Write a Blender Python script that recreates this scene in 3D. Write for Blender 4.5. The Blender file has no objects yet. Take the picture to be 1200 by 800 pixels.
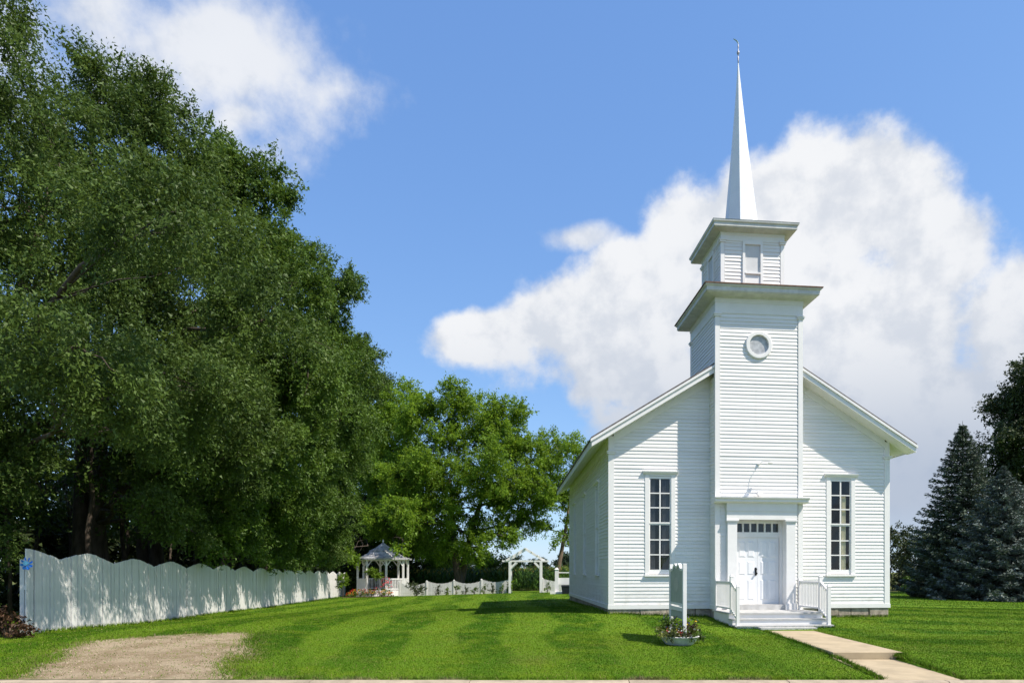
import bpy, bmesh, math, random
import numpy as np
from mathutils import Vector, Matrix

random.seed(7)
rng = np.random.default_rng(11)
scene = bpy.context.scene
COL = scene.collection
R = math.radians

# ------------------------------------------------------------------ camera
ZC, F, PX, PY = 1.225, 800.0, 675.0, 670.0        # eye height, focal length and principal point (1200 px frame)
cam_d = bpy.data.cameras.new('camera')
cam_d.sensor_width = 36.0
cam_d.lens = 24.0
cam_d.shift_x = -(PX - 600) / 1200.0
cam_d.shift_y = (PY - 400) / 1200.0
cam_d.clip_start = 0.1
cam_d.clip_end = 6000
cam = bpy.data.objects.new('camera', cam_d)
COL.objects.link(cam)
cam.location = (0, 0, ZC)
cam.rotation_euler = (R(90), 0, 0)
scene.camera = cam

# ------------------------------------------------------------------ exposure
scene.view_settings.view_transform = 'Standard'
scene.view_settings.look = 'None'
scene.view_settings.gamma = 1
scene.view_settings.use_curve_mapping = False
scene.view_settings.exposure = 0.45
scene.cycles.use_denoising = True
scene.cycles.max_bounces = 8
scene.cycles.diffuse_bounces = 3
scene.cycles.glossy_bounces = 3
scene.cycles.transmission_bounces = 4
scene.cycles.transparent_max_bounces = 12

# ------------------------------------------------------------------ sun
SUN = Vector((0.868, -0.41, 1.24)).normalized()
sl = bpy.data.lights.new('sun', 'SUN')
sl.energy = 5.0
sl.angle = R(0.53)
sl.color = (1.0, 0.92, 0.815)
sun = bpy.data.objects.new('sun', sl)
COL.objects.link(sun)
sun.rotation_euler = SUN.to_track_quat('Z', 'Y').to_euler()
sun.location = (30, -20, 45)

# ------------------------------------------------------------------ node helpers
class NT:
    def __init__(s, tree):
        s.t = tree; s.n = tree.nodes; s.l = tree.links
    def node(s, typ, **kw):
        nd = s.n.new(typ)
        for k, v in kw.items():
            setattr(nd, k, v)
        return nd
    def put(s, sock, v):
        if isinstance(v, bpy.types.NodeSocket):
            s.l.new(v, sock)
        elif v is not None:
            sock.default_value = v
    def math(s, op, a, b=None, c=None, clamp=False):
        nd = s.node('ShaderNodeMath', operation=op); nd.use_clamp = clamp
        s.put(nd.inputs[0], a); s.put(nd.inputs[1], b); s.put(nd.inputs[2], c)
        return nd.outputs[0]
    def vmath(s, op, a, b=None, out=0):
        nd = s.node('ShaderNodeVectorMath', operation=op)
        s.put(nd.inputs[0], a); s.put(nd.inputs[1], b)
        return nd.outputs[out]
    def noise(s, vec, scale, detail=4, rough=.55, out=0, dist=0.0):
        nd = s.node('ShaderNodeTexNoise')
        s.put(nd.inputs['Vector'], vec)
        nd.inputs['Scale'].default_value = scale; nd.inputs['Detail'].default_value = detail
        nd.inputs['Roughness'].default_value = rough; nd.inputs['Distortion'].default_value = dist
        return nd.outputs[out]
    def mix(s, f, a, b, blend='MIX'):
        nd = s.node('ShaderNodeMix', data_type='RGBA', blend_type=blend)
        s.put(nd.inputs[0], f); s.put(nd.inputs[6], a); s.put(nd.inputs[7], b)
        return nd.outputs[2]
    def ramp(s, v, lo, hi, a=0.0, b=1.0, smooth=True):
        nd = s.node('ShaderNodeMapRange')
        nd.interpolation_type = 'SMOOTHSTEP' if smooth else 'LINEAR'
        s.put(nd.inputs[0], v)
        nd.inputs[1].default_value = lo; nd.inputs[2].default_value = hi
        nd.inputs[3].default_value = a; nd.inputs[4].default_value = b
        return nd.outputs[0]
    def sep(s, v):
        nd = s.node('ShaderNodeSeparateXYZ'); s.put(nd.inputs[0], v); return nd.outputs
    def comb(s, x, y, z):
        nd = s.node('ShaderNodeCombineXYZ')
        s.put(nd.inputs[0], x); s.put(nd.inputs[1], y); s.put(nd.inputs[2], z)
        return nd.outputs[0]

def c4(c):
    return (c[0], c[1], c[2], 1.0)

# ------------------------------------------------------------------ world: Nishita sky with cumulus
world = bpy.data.worlds.new('World')
scene.world = world
world.use_nodes = True
world.cycles.sampling_method = 'MANUAL'
world.cycles.sample_map_resolution = 512
W = NT(world.node_tree)
W.n.clear()
sky = W.node('ShaderNodeTexSky', sky_type='NISHITA')
sky.sun_disc = False
sky.sun_elevation = math.asin(SUN.z)
sky.sun_rotation = math.atan2(SUN.x, SUN.y)
sky.altitude = 250
sky.air_density = 1.0
sky.dust_density = 0.35
sky.ozone_density = 2.2
bg_sky = W.node('ShaderNodeBackground')
sc_ = W.node('ShaderNodeSeparateColor'); W.l.new(sky.outputs[0], sc_.inputs[0])
cc_ = W.node('ShaderNodeCombineColor')
for i_, (ga, gm) in enumerate(((.57, .70), (.68, .60), (.84, .42))):     # colour grade of a polarised summer sky
    W.l.new(W.math('MULTIPLY', W.math('POWER', W.math('MULTIPLY', sc_.outputs[i_], .13), gm), ga / .13), cc_.inputs[i_])
W.l.new(cc_.outputs[0], bg_sky.inputs[0])
bg_sky.inputs[1].default_value = 0.13
gen = W.node('ShaderNodeTexCoord').outputs['Generated']
sx, sy, sz = W.sep(gen)
yc = W.math('MAXIMUM', sy, 0.12)
u = W.math('DIVIDE', sx, yc)
v = W.math('DIVIDE', sz, yc)
warp = W.node('ShaderNodeTexNoise'); W.l.new(gen, warp.inputs['Vector'])
warp.inputs['Scale'].default_value = 5; warp.inputs['Detail'].default_value = 3
uv = W.comb(u, v, 0.0)
wv = W.vmath('MULTIPLY', W.vmath('SUBTRACT', warp.outputs['Color'], (.5, .5, .5)), (.10, .08, 0))
uv = W.vmath('ADD', uv, wv)
def cloud_field(blobs):
    cur = None
    for (px, py, rx, ry) in blobs:
        cu, cv = (px - PX) / F, (PY - py) / F
        d = W.vmath('MULTIPLY', W.vmath('SUBTRACT', uv, (cu, cv, 0)), (F / rx, F / ry, 0))
        ln = W.vmath('LENGTH', d, out=1)
        f = W.math('SUBTRACT', 1.0, ln)
        if cur is None:
            cur = f
        else:
            nd = W.node('ShaderNodeMath', operation='SMOOTH_MAX')
            W.put(nd.inputs[0], cur); W.put(nd.inputs[1], f); nd.inputs[2].default_value = 0.25
            cur = nd.outputs[0]
    return cur
thick = cloud_field([(1010, 245, 105, 100), (905, 280, 95, 85), (835, 285, 62, 72), (1085, 290, 95, 90),
                     (1010, 390, 200, 130), (1190, 385, 95, 110), (770, 360, 105, 75), (675, 385, 100, 62),
                     (580, 400, 95, 38), (745, 440, 150, 80), (880, 430, 160, 110), (1080, 510, 220, 140),
                     (1260, 500, 160, 170), (770, 515, 70, 42)])
thin = cloud_field([(110, 10, 190, 120), (250, 40, 150, 115), (320, 75, 110, 80), (392, 103, 60, 42),
                    (285, 138, 52, 24), (690, 288, 52, 16)])
n1 = W.noise(gen, 5.2, 10, .58)
n1b = W.noise(W.vmath('ADD', gen, (0.018, 0.0, 0.026)), 5.2, 10, .58)
n2 = W.noise(gen, 2.6, 4, .5)
nn = W.math('ADD', W.math('MULTIPLY', W.math('SUBTRACT', n1, .5), 2.1), W.math('MULTIPLY', W.math('SUBTRACT', W.noise(gen, 22.0, 6, .6), .5), .45))
d_thick = W.ramp(W.math('ADD', thick, nn), -0.05, 0.38)
nt = W.math('ADD', W.math('MULTIPLY', W.math('SUBTRACT', n1, .5), 3.6), W.math('MULTIPLY', W.math('SUBTRACT', W.noise(gen, 15.0, 7, .62), .5), 1.5))
d_thin = W.math('MULTIPLY', W.ramp(W.math('ADD', thin, nt), -0.25, 1.05), 0.92)
front = W.ramp(sy, 0.20, 0.42)
d_front = W.math('MULTIPLY', W.math('MAXIMUM', d_thick, d_thin), front)
# the same kind of broken cumulus over the rest of the sky
pz = W.math('ADD', W.math('MAXIMUM', sz, 0.0), 0.25)
gp = W.comb(W.math('DIVIDE', sx, pz), W.math('DIVIDE', sy, pz), 0.0)
gn = W.noise(gp, 1.5, 8, .55)
d_gen = W.math('MULTIPLY', W.ramp(gn, 0.50, 0.64), W.math('SUBTRACT', 1.0, front))
dens = W.math('MAXIMUM', d_front, d_gen)
dens = W.math('MULTIPLY', dens, W.ramp(sz, 0.0, 0.10, .55, 1.0))
lit = W.ramp(W.math('SUBTRACT', n1, n1b), -0.085, 0.05)
depthf = W.ramp(thick, 0.0, 0.55)                      # thin rims are brighter than the core
base = W.ramp(sz, 0.11, 0.36)                          # flat grey bottoms
big = W.ramp(n2, 0.36, 0.56)
sh = W.math('MULTIPLY', W.math('ADD', W.math('MULTIPLY', lit, .36), .64), W.math('ADD', W.math('MULTIPLY', base, .82), .18))
sh = W.math('MULTIPLY', sh, W.math('ADD', W.math('MULTIPLY', big, .12), .88))
ccol = W.mix(sh, c4((.285, .345, .45)), c4((.665, .675, .695)))
bg_cl = W.node('ShaderNodeBackground')
W.l.new(ccol, bg_cl.inputs[0]); bg_cl.inputs[1].default_value = 1.0
mixw = W.node('ShaderNodeMixShader')
W.l.new(dens, mixw.inputs[0]); W.l.new(bg_sky.outputs[0], mixw.inputs[1]); W.l.new(bg_cl.outputs[0], mixw.inputs[2])
wo = W.node('ShaderNodeOutputWorld'); W.l.new(mixw.outputs[0], wo.inputs[0])

# ------------------------------------------------------------------ materials
MATS = {}
def pmat(name, col, rough=.6, var=.12, scale=6, bump=0.0, bscale=60, rnd=0.0, spec=.4, metal=0.0, detail=5, stretch=None, col2=None, dirt=False):
    if name in MATS:
        return MATS[name]
    m = bpy.data.materials.new(name); m.use_nodes = True
    T = NT(m.node_tree); T.n.clear()
    co = T.node('ShaderNodeTexCoord').outputs['Object']
    if stretch:
        co = T.vmath('MULTIPLY', co, stretch)
    n = T.ramp(T.noise(co, scale, detail, .6), .3, .7)
    a = c4([x * (1 - var) for x in col]); b = c4([min(.95, x * (1 + var)) for x in col])
    if col2: b = c4(col2)
    c = T.mix(n, a, b)
    if dirt:
        z_ = T.sep(T.node('ShaderNodeTexCoord').outputs['Object'])[2]
        sp = T.math('MULTIPLY', T.ramp(z_, .15, 1.1, .55, 0.0), T.ramp(T.noise(T.vmath('MULTIPLY', co, (1, 1, .5)), 7, 5, .7), .42, .70))
        st_ = T.math('MULTIPLY', T.ramp(T.noise(T.vmath('MULTIPLY', co, (9, 9, .08)), 1.0, 5, .65), .56, .76), .16)
        c = T.mix(T.math('ADD', sp, st_, clamp=True), c, c4((.46, .43, .36)))
    if rnd:
        oi = T.node('ShaderNodeObjectInfo').outputs['Random']
        h = T.node('ShaderNodeHueSaturation'); T.l.new(c, h.inputs['Color'])
        T.l.new(T.ramp(oi, 0, 1, 1 - rnd, 1 + rnd, False), h.inputs['Value'])
        c = h.outputs[0]
    p = T.node('ShaderNodeBsdfPrincipled')
    T.l.new(c, p.inputs['Base Color'])
    p.inputs['Roughness'].default_value = rough
    p.inputs['Specular IOR Level'].default_value = spec
    p.inputs['Metallic'].default_value = metal
    if bump:
        bn = T.node('ShaderNodeBump'); bn.inputs['Strength'].default_value = bump; bn.inputs['Distance'].default_value = .02
        T.l.new(T.noise(co, bscale, 4, .6), bn.inputs['Height']); T.l.new(bn.outputs[0], p.inputs['Normal'])
    o = T.node('ShaderNodeOutputMaterial'); T.l.new(p.outputs[0], o.inputs[0])
    MATS[name] = m
    return m

def leafmat(name, col, var=.45, trans=.35, yellow=.25, rough=.55, clump=.35, spec=.25):
    m = bpy.data.materials.new(name); m.use_nodes = True
    T = NT(m.node_tree); T.n.clear()
    g = T.node('ShaderNodeNewGeometry')
    ri = g.outputs['Random Per Island']
    pos = g.outputs['Position']
    cl = T.ramp(T.noise(pos, .55, 3, .6), .3, .7)
    h = T.node('ShaderNodeHueSaturation')
    yel = (min(.9, col[0] * 1.9), col[1] * 1.25, col[2] * .75)
    mixed = T.mix(T.math('MULTIPLY', T.math('ADD', T.math('MULTIPLY', ri, .5), T.math('MULTIPLY', cl, .5)), yellow * 2, clamp=True), c4(col), c4(yel))
    T.l.new(mixed, h.inputs['Color'])
    val = T.math('ADD', T.math('ADD', T.math('MULTIPLY', T.math('SUBTRACT', ri, .5), var * 2), T.math('MULTIPLY', T.math('SUBTRACT', cl, .5), clump)), 1.0)
    T.l.new(val, h.inputs['Value'])
    p = T.node('ShaderNodeBsdfPrincipled')
    T.l.new(h.outputs[0], p.inputs['Base Color']); p.inputs['Roughness'].default_value = rough
    p.inputs['Specular IOR Level'].default_value = spec
    tr = T.node('ShaderNodeBsdfTranslucent')
    h2 = T.node('ShaderNodeHueSaturation'); T.l.new(h.outputs[0], h2.inputs['Color']); h2.inputs['Value'].default_value = 1.5
    h2.inputs['Hue'].default_value = .485
    T.l.new(h2.outputs[0], tr.inputs[0])
    mx = T.node('ShaderNodeMixShader'); mx.inputs[0].default_value = trans
    T.l.new(p.outputs[0], mx.inputs[1]); T.l.new(tr.outputs[0], mx.inputs[2])
    o = T.node('ShaderNodeOutputMaterial'); T.l.new(mx.outputs[0], o.inputs[0])
    return m

def glassmat(name, tint=(.9, .95, .95)):
    m = bpy.data.materials.new(name); m.use_nodes = True
    T = NT(m.node_tree); T.n.clear()
    ge = T.node('ShaderNodeNewGeometry')       # Schlick reflectance, the same from both sides of the pane
    cs = T.math('ABSOLUTE', T.vmath('DOT_PRODUCT', ge.outputs['Normal'], ge.outputs['Incoming'], out=1))
    frs = T.math('ADD', T.math('MULTIPLY', T.math('POWER', T.math('SUBTRACT', 1.0, cs), 5.0), .94), .055)
    tp = T.node('ShaderNodeBsdfTransparent'); tp.inputs[0].default_value = c4(tint)
    gl = T.node('ShaderNodeBsdfGlossy'); gl.inputs['Roughness'].default_value = .03
    bn = T.node('ShaderNodeBump'); bn.inputs['Strength'].default_value = .12; bn.inputs['Distance'].default_value = .02
    T.l.new(T.noise(T.node('ShaderNodeTexCoord').outputs['Object'], 3.0, 2), bn.inputs['Height'])
    T.l.new(bn.outputs[0], gl.inputs['Normal'])
    mx = T.node('ShaderNodeMixShader')
    T.l.new(frs, mx.inputs[0])
    T.l.new(tp.outputs[0], mx.inputs[1]); T.l.new(gl.outputs[0], mx.inputs[2])
    o = T.node('ShaderNodeOutputMaterial'); T.l.new(mx.outputs[0], o.inputs[0])
    return m

M_white = pmat('white_paint', (.785, .77, .75), rough=.5, var=.035, scale=2.2, bump=.10, bscale=35, rnd=.04, stretch=(.35, .35, 3), dirt=True)
M_trim = pmat('white_trim', (.79, .775, .755), rough=.45, var=.03, scale=3, bump=.06, bscale=30, rnd=.015)
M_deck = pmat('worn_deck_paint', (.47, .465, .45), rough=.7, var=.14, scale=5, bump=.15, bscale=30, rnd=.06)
M_spire = pmat('spire_metal', (.78, .79, .80), rough=.35, var=.03, scale=2)
M_door = pmat('door_paint', (.76, .77, .78), rough=.4, var=.03, scale=3)
M_roof = pmat('roof_shingle', (.12, .105, .10), rough=.9, var=.3, scale=9, bump=.4, bscale=40)
M_roofbrown = pmat('brown_shingle', (.16, .085, .06), rough=.9, var=.35, scale=10, bump=.4, bscale=40)
M_stone = pmat('foundation_stone', (.34, .29, .225), rough=.9, var=.3, scale=7, bump=.7, bscale=22, rnd=.25)
M_mortar = pmat('mortar', (.2, .18, .16), rough=.95, var=.2, scale=10)
M_dark = pmat('interior_shade', (.018, .016, .016), rough=.9, var=.2)  # near-black: the shade of an unlit room put into the colour
M_curtain = pmat('grey_curtain', (.045, .045, .052), rough=.9, var=.25, scale=6, stretch=(6, 1, .5))
M_tan = pmat('tan_curtain', (.60, .51, .34), rough=.9, var=.12, scale=6, stretch=(6, 1, .5))
M_glass = glassmat('window_glass')
M_frost = pmat('frosted_glass', (.42, .43, .44), rough=.3, var=.25, scale=9, spec=.6)
M_blind = pmat('white_blind', (.72, .73, .74), rough=.7, var=.04, scale=3)
M_metal = pmat('dark_metal', (.02, .02, .022), rough=.35, metal=.6)
M_iron = pmat('weathered_iron', (.34, .33, .33), rough=.5, metal=.5)
M_conc = pmat('concrete', (.40, .32, .205), rough=.9, var=.13, scale=2.2, bump=.25, bscale=70)
M_kerb = pmat('kerb_concrete', (.36, .295, .215), rough=.92, var=.2, scale=4, bump=.35, bscale=60, rnd=.05)
M_asph = pmat('asphalt', (.10, .097, .092), rough=.92, var=.25, scale=30, bump=.4, bscale=160)
M_gravel = pmat('gravel', (.25, .185, .115), col2=(.40, .325, .225), rough=.95, var=.1, scale=1.6, bump=.8, bscale=70)
M_pebble = pmat('pebbles', (.33, .265, .18), rough=.9, var=.35, scale=14)
M_mulch = pmat('mulch', (.11, .055, .035), rough=.95, var=.4, scale=25, bump=.7, bscale=60)
M_bark = pmat('bark', (.075, .058, .044), rough=.95, var=.4, scale=6, bump=.9, bscale=18, stretch=(1, 1, .3))
M_palebark = pmat('pale_bark', (.16, .115, .08), rough=.95, var=.35, scale=6, bump=.8, bscale=18, stretch=(1, 1, .3))  # paler bark tone of the leaning tree
M_fence = pmat('fence_paint', (.66, .65, .625), rough=.6, var=.09, scale=4, bump=.2, bscale=30, rnd=.04, stretch=(2, 2, .5))
M_signg = pmat('sign_green', (.36, .395, .37), rough=.5, var=.08, scale=6)
M_signpale = pmat('sign_pale', (.44, .45, .42), rough=.5, var=.1)
M_blue = pmat('blue_plastic', (.03, .22, .75), rough=.3, var=.3, scale=30)
M_blue2 = pmat('pale_blue_plastic', (.22, .62, .85), rough=.3, var=.2, scale=30)
M_binm = pmat('dark_bin', (.012, .014, .025), rough=.5)
M_tub = pmat('planter_white', (.62, .62, .60), rough=.7, var=.12, scale=12)
M_soil = pmat('soil', (.04, .028, .02), rough=.95, var=.3, scale=20)

L_elm = leafmat('elm_leaves', (.060, .110, .020), var=.28, trans=.26, yellow=.12)
L_elm2 = leafmat('elm_leaves_fresh', (.064, .126, .017), var=.28, trans=.28, yellow=.12)
L_maple = leafmat('maple_leaves', (.116, .220, .018), var=.30, trans=.45, yellow=.14)
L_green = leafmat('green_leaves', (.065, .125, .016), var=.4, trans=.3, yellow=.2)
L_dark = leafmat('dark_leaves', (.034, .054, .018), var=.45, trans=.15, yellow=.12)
L_spruce = leafmat('spruce_needles', (.085, .118, .085), var=.4, trans=.05, yellow=.05, rough=.6)
L_spruce2 = leafmat('blue_spruce_needles', (.12, .155, .14), var=.35, trans=.05, yellow=.04, rough=.6)
L_far = leafmat('far_leaves', (.035, .062, .030), var=.3, trans=.2, yellow=.1)
L_corn = leafmat('corn_leaves', (.05, .12, .018), var=.45, trans=.3, yellow=.15)
L_tassel = leafmat('corn_tassels', (.30, .26, .06), var=.3, trans=.3, yellow=.1)
L_bright = leafmat('bright_leaves', (.10, .19, .015), var=.35, trans=.3, yellow=.2)
L_pale = leafmat('pale_leaves', (.15, .19, .05), var=.35, trans=.3, yellow=.2)
L_burg = leafmat('burgundy_leaves', (.045, .028, .016), var=.5, trans=.2, yellow=.2)
FL = {k: leafmat('petals_' + k, c, var=.25, trans=.2, yellow=.0, clump=.1) for k, c in dict(
    red=(.55, .03, .03), pink=(.7, .14, .16), white=(.75, .75, .72), yellow=(.7, .48, .04), orange=(.65, .18, .03), purple=(.10, .06, .22)).items()}

# ------------------------------------------------------------------ object helpers
def link(o, parent=None):
    COL.objects.link(o)
    if parent is not None:
        o.parent = parent
    return o

def tag(o, label=None, cat=None, group=None, kind=None):
    if label: o['label'] = label
    if cat: o['category'] = cat
    if group: o['group'] = group
    if kind: o['kind'] = kind
    return o

def empty(name, loc=(0, 0, 0), rz=0.0, parent=None):
    o = bpy.data.objects.new(name, None)
    o.empty_display_size = .3
    o.location = loc; o.rotation_euler = (0, 0, rz)
    return link(o, parent)

class MB:
    def __init__(s):
        s.v = []; s.f = []
    def add(s, vs, fs):
        k = len(s.v)
        s.v += [tuple(p) for p in vs]
        s.f += [tuple(i + k for i in f) for f in fs]
        return s
    def box(s, x0, x1, y0, y1, z0, z1):
        return s.add([(x0, y0, z0), (x1, y0, z0), (x1, y1, z0), (x0, y1, z0), (x0, y0, z1), (x1, y0, z1), (x1, y1, z1), (x0, y1, z1)],
                     [(0, 3, 2, 1), (4, 5, 6, 7), (0, 1, 5, 4), (1, 2, 6, 5), (2, 3, 7, 6), (3, 0, 4, 7)])
    def hexa(s, a, b):                      # two quads a (bottom) and b (top), matching order
        return s.add(list(a) + list(b), [(0, 3, 2, 1), (4, 5, 6, 7), (0, 1, 5, 4), (1, 2, 6, 5), (2, 3, 7, 6), (3, 0, 4, 7)])
    def prism(s, poly, axis, a, b):         # 2D polygon extruded along axis
        n = len(poly)
        def P(p, w):
            if axis == 'x': return (w, p[0], p[1])
            if axis == 'y': return (p[0], w, p[1])
            return (p[0], p[1], w)
        vs = [P(p, a) for p in poly] + [P(p, b) for p in poly]
        fs = [tuple(range(n))[::-1], tuple(range(n, 2 * n))]
        fs += [(i, (i + 1) % n, n + (i + 1) % n, n + i) for i in range(n)]
        return s.add(vs, fs)
    def bar(s, p0, p1, w, h=None):          # rectangular bar between two points
        h = h or w
        p0, p1 = Vector(p0), Vector(p1)
        d = (p1 - p0).normalized()
        up = Vector((0, 0, 1)) if abs(d.z) < .95 else Vector((0, 1, 0))
        sd = d.cross(up).normalized(); up = sd.cross(d).normalized()
        q = [sd * (i * w / 2) + up * (j * h / 2) for i, j in ((-1, -1), (1, -1), (1, 1), (-1, 1))]
        return s.hexa([p0 + x for x in q], [p1 + x for x in q])
    def tube(s, pts, rad, n=8, cap=True):
        pts = [Vector(p) for p in pts]
        k = len(s.v); m = len(pts)
        ref = Vector((.31, .95, .05))
        for i, p in enumerate(pts):
            d = (pts[min(i + 1, m - 1)] - pts[max(i - 1, 0)])
            d = d.normalized() if d.length > 1e-9 else Vector((0, 0, 1))
            a = d.cross(ref)
            if a.length < .05: a = d.cross(Vector((1, 0, 0)))
            a.normalize(); b = d.cross(a)
            for j in range(n):
                t = 2 * math.pi * j / n
                s.v.append(tuple(p + (a * math.cos(t) + b * math.sin(t)) * rad[i]))
        for i in range(m - 1):
            for j in range(n):
                j2 = (j + 1) % n
                s.f.append((k + i * n + j, k + i * n + j2, k + (i + 1) * n + j2, k + (i + 1) * n + j))
        if cap:
            s.f.append(tuple(k + j for j in range(n))[::-1]); s.f.append(tuple(k + (m - 1) * n + j for j in range(n)))
        return s
    def lathe(s, prof, c=(0, 0, 0), n=16):
        k = len(s.v); m = len(prof)
        for (r, z) in prof:
            for j in range(n):
                t = 2 * math.pi * j / n
                s.v.append((c[0] + r * math.cos(t), c[1] + r * math.sin(t), c[2] + z))
        for i in range(m - 1):
            for j in range(n):
                j2 = (j + 1) % n
                s.f.append((k + i * n + j, k + i * n + j2, k + (i + 1) * n + j2, k + (i + 1) * n + j))
        s.f.append(tuple(k + j for j in range(n))[::-1]); s.f.append(tuple(k + (m - 1) * n + j for j in range(n)))
        return s
    def mesh(s, name, mat):
        me = bpy.data.meshes.new(name)
        me.from_pydata(s.v, [], s.f)
        me.materials.append(mat)
        return me
    def build(s, name, mat, parent=None, smooth=False, bevel=0.0):
        me = s.mesh(name, mat)
        if bevel:
            bm = bmesh.new(); bm.from_mesh(me)
            bmesh.ops.bevel(bm, geom=bm.edges[:], offset=bevel, segments=1, affect='EDGES')
            bm.to_mesh(me); bm.free()
        if smooth:
            me.polygons.foreach_set('use_smooth', [True] * len(me.polygons))
        return link(bpy.data.objects.new(name, me), parent)

def mesh_np(name, V, Fq, mat, parent=None):
    """V (n,3), Fq (m,k) index array"""
    me = bpy.data.meshes.new(name)
    V = np.asarray(V, dtype=np.float32); Fq = np.asarray(Fq, dtype=np.int32)
    m, k = Fq.shape
    me.vertices.add(len(V)); me.vertices.foreach_set('co', V.ravel())
    me.loops.add(m * k); me.loops.foreach_set('vertex_index', Fq.ravel())
    me.polygons.add(m); me.polygons.foreach_set('loop_start', np.arange(0, m * k, k, dtype=np.int32))
    me.update(calc_edges=True)
    me.materials.append(mat)
    return link(bpy.data.objects.new(name, me), parent)

def unit(a):
    return a / np.maximum(np.linalg.norm(a, axis=-1, keepdims=True), 1e-9)

def leaf_geo(C, D, N, L, Wd):
    """diamond leaves: centres C, long axis D, normal hint N, length L, width Wd"""
    D = unit(D); S = unit(np.cross(D, N))
    L = np.asarray(L).reshape(-1, 1); Wd = np.asarray(Wd).reshape(-1, 1)
    V = np.stack([C - D * L * .5, C + S * Wd * .5 - D * L * .08, C + D * L * .5, C - S * Wd * .5 - D * L * .08], axis=1).reshape(-1, 3)
    Fq = np.arange(len(C) * 4).reshape(-1, 4)
    return V, Fq

# ------------------------------------------------------------------ terrain height (thin-plate spline through surveyed points)
CTRL = np.array([
    (1, 20, 0), (0, 24, -.03), (0, 32, -.12), (9.6, 20.9, -.14), (4.3, 17.6, -.25), (6.6, 17.6, -.25), (5.4, 15.2, -.285), (2.25, 14.2, -.30), (5.4, 12.7, -.33),
    (-24, 10.4, -.41), (-16, 10.4, -.41), (-12, 10.4, -.41), (-8, 10.4, -.41), (-4, 10.4, -.41), (0, 10.4, -.41), (4, 10.4, -.41), (8, 10.4, -.41), (14, 10.4, -.41), (24, 10.4, -.41),
    (-12, 14.9, -.15), (-12.7, 19.6, -.28), (-13.7, 25.8, -.36), (-14.5, 31, -.45), (-16.6, 44.4, -.57), (-18.2, 54.4, -.66),
    (-14, 50, -.55), (-3.5, 48, -.24), (0, 40, -.17), (20, 40, -.30), (30, 40, -.40), (14, 21, -.18), (20, 14, -.36), (-5, 20, -.14), (-5, 30, -.26),
    (0, 100, -.5), (-45, 100, -1.0), (45, 100, -.7), (-45, 20, -.8), (-45, 60, -1.0), (48, 20, -.6), (48, 60, -.7)], dtype=float)
def _tps_solve(P, lam=.02):
    n = len(P); d2 = ((P[:, None, :2] - P[None, :, :2]) ** 2).sum(-1)
    K = np.where(d2 > 0, d2 * np.log(np.maximum(d2, 1e-12)) * .5, 0.0) + np.eye(n) * lam
    Q = np.c_[np.ones(n), P[:, :2]]
    A = np.block([[K, Q], [Q.T, np.zeros((3, 3))]])
    return np.linalg.solve(A, np.r_[P[:, 2], 0, 0, 0])
TPS = _tps_solve(CTRL)
def gz(X, Y):
    X = np.asarray(X, dtype=float); Y = np.asarray(Y, dtype=float)
    shp = np.broadcast(X, Y).shape
    x = np.broadcast_to(X, shp).ravel(); y = np.broadcast_to(Y, shp).ravel()
    xc = np.clip(x, -45, 48); ycl = np.clip(y, 10.4, 100)
    out = np.zeros(len(x))
    for i in range(0, len(x), 40000):
        a = xc[i:i + 40000, None]; b = ycl[i:i + 40000, None]
        d2 = (a - CTRL[None, :, 0]) ** 2 + (b - CTRL[None, :, 1]) ** 2
        K = np.where(d2 > 0, d2 * np.log(np.maximum(d2, 1e-12)) * .5, 0.0)
        out[i:i + 40000] = K @ TPS[:-3] + TPS[-3] + TPS[-2] * a[:, 0] + TPS[-1] * b[:, 0]
    # flatten far away
    w = np.clip((np.maximum(np.abs(x) - 48, y - 100)) / 60, 0, 1)
    out = out * (1 - w) - .9 * w
    return out.reshape(shp) if shp else float(out[0])
def g(x, y):
    return float(gz(np.array([x]), np.array([y]))[0])

def at(px, py, Y):
    return Vector(((px - PX) / F * Y, Y, ZC + (PY - py) / F * Y))

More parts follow.
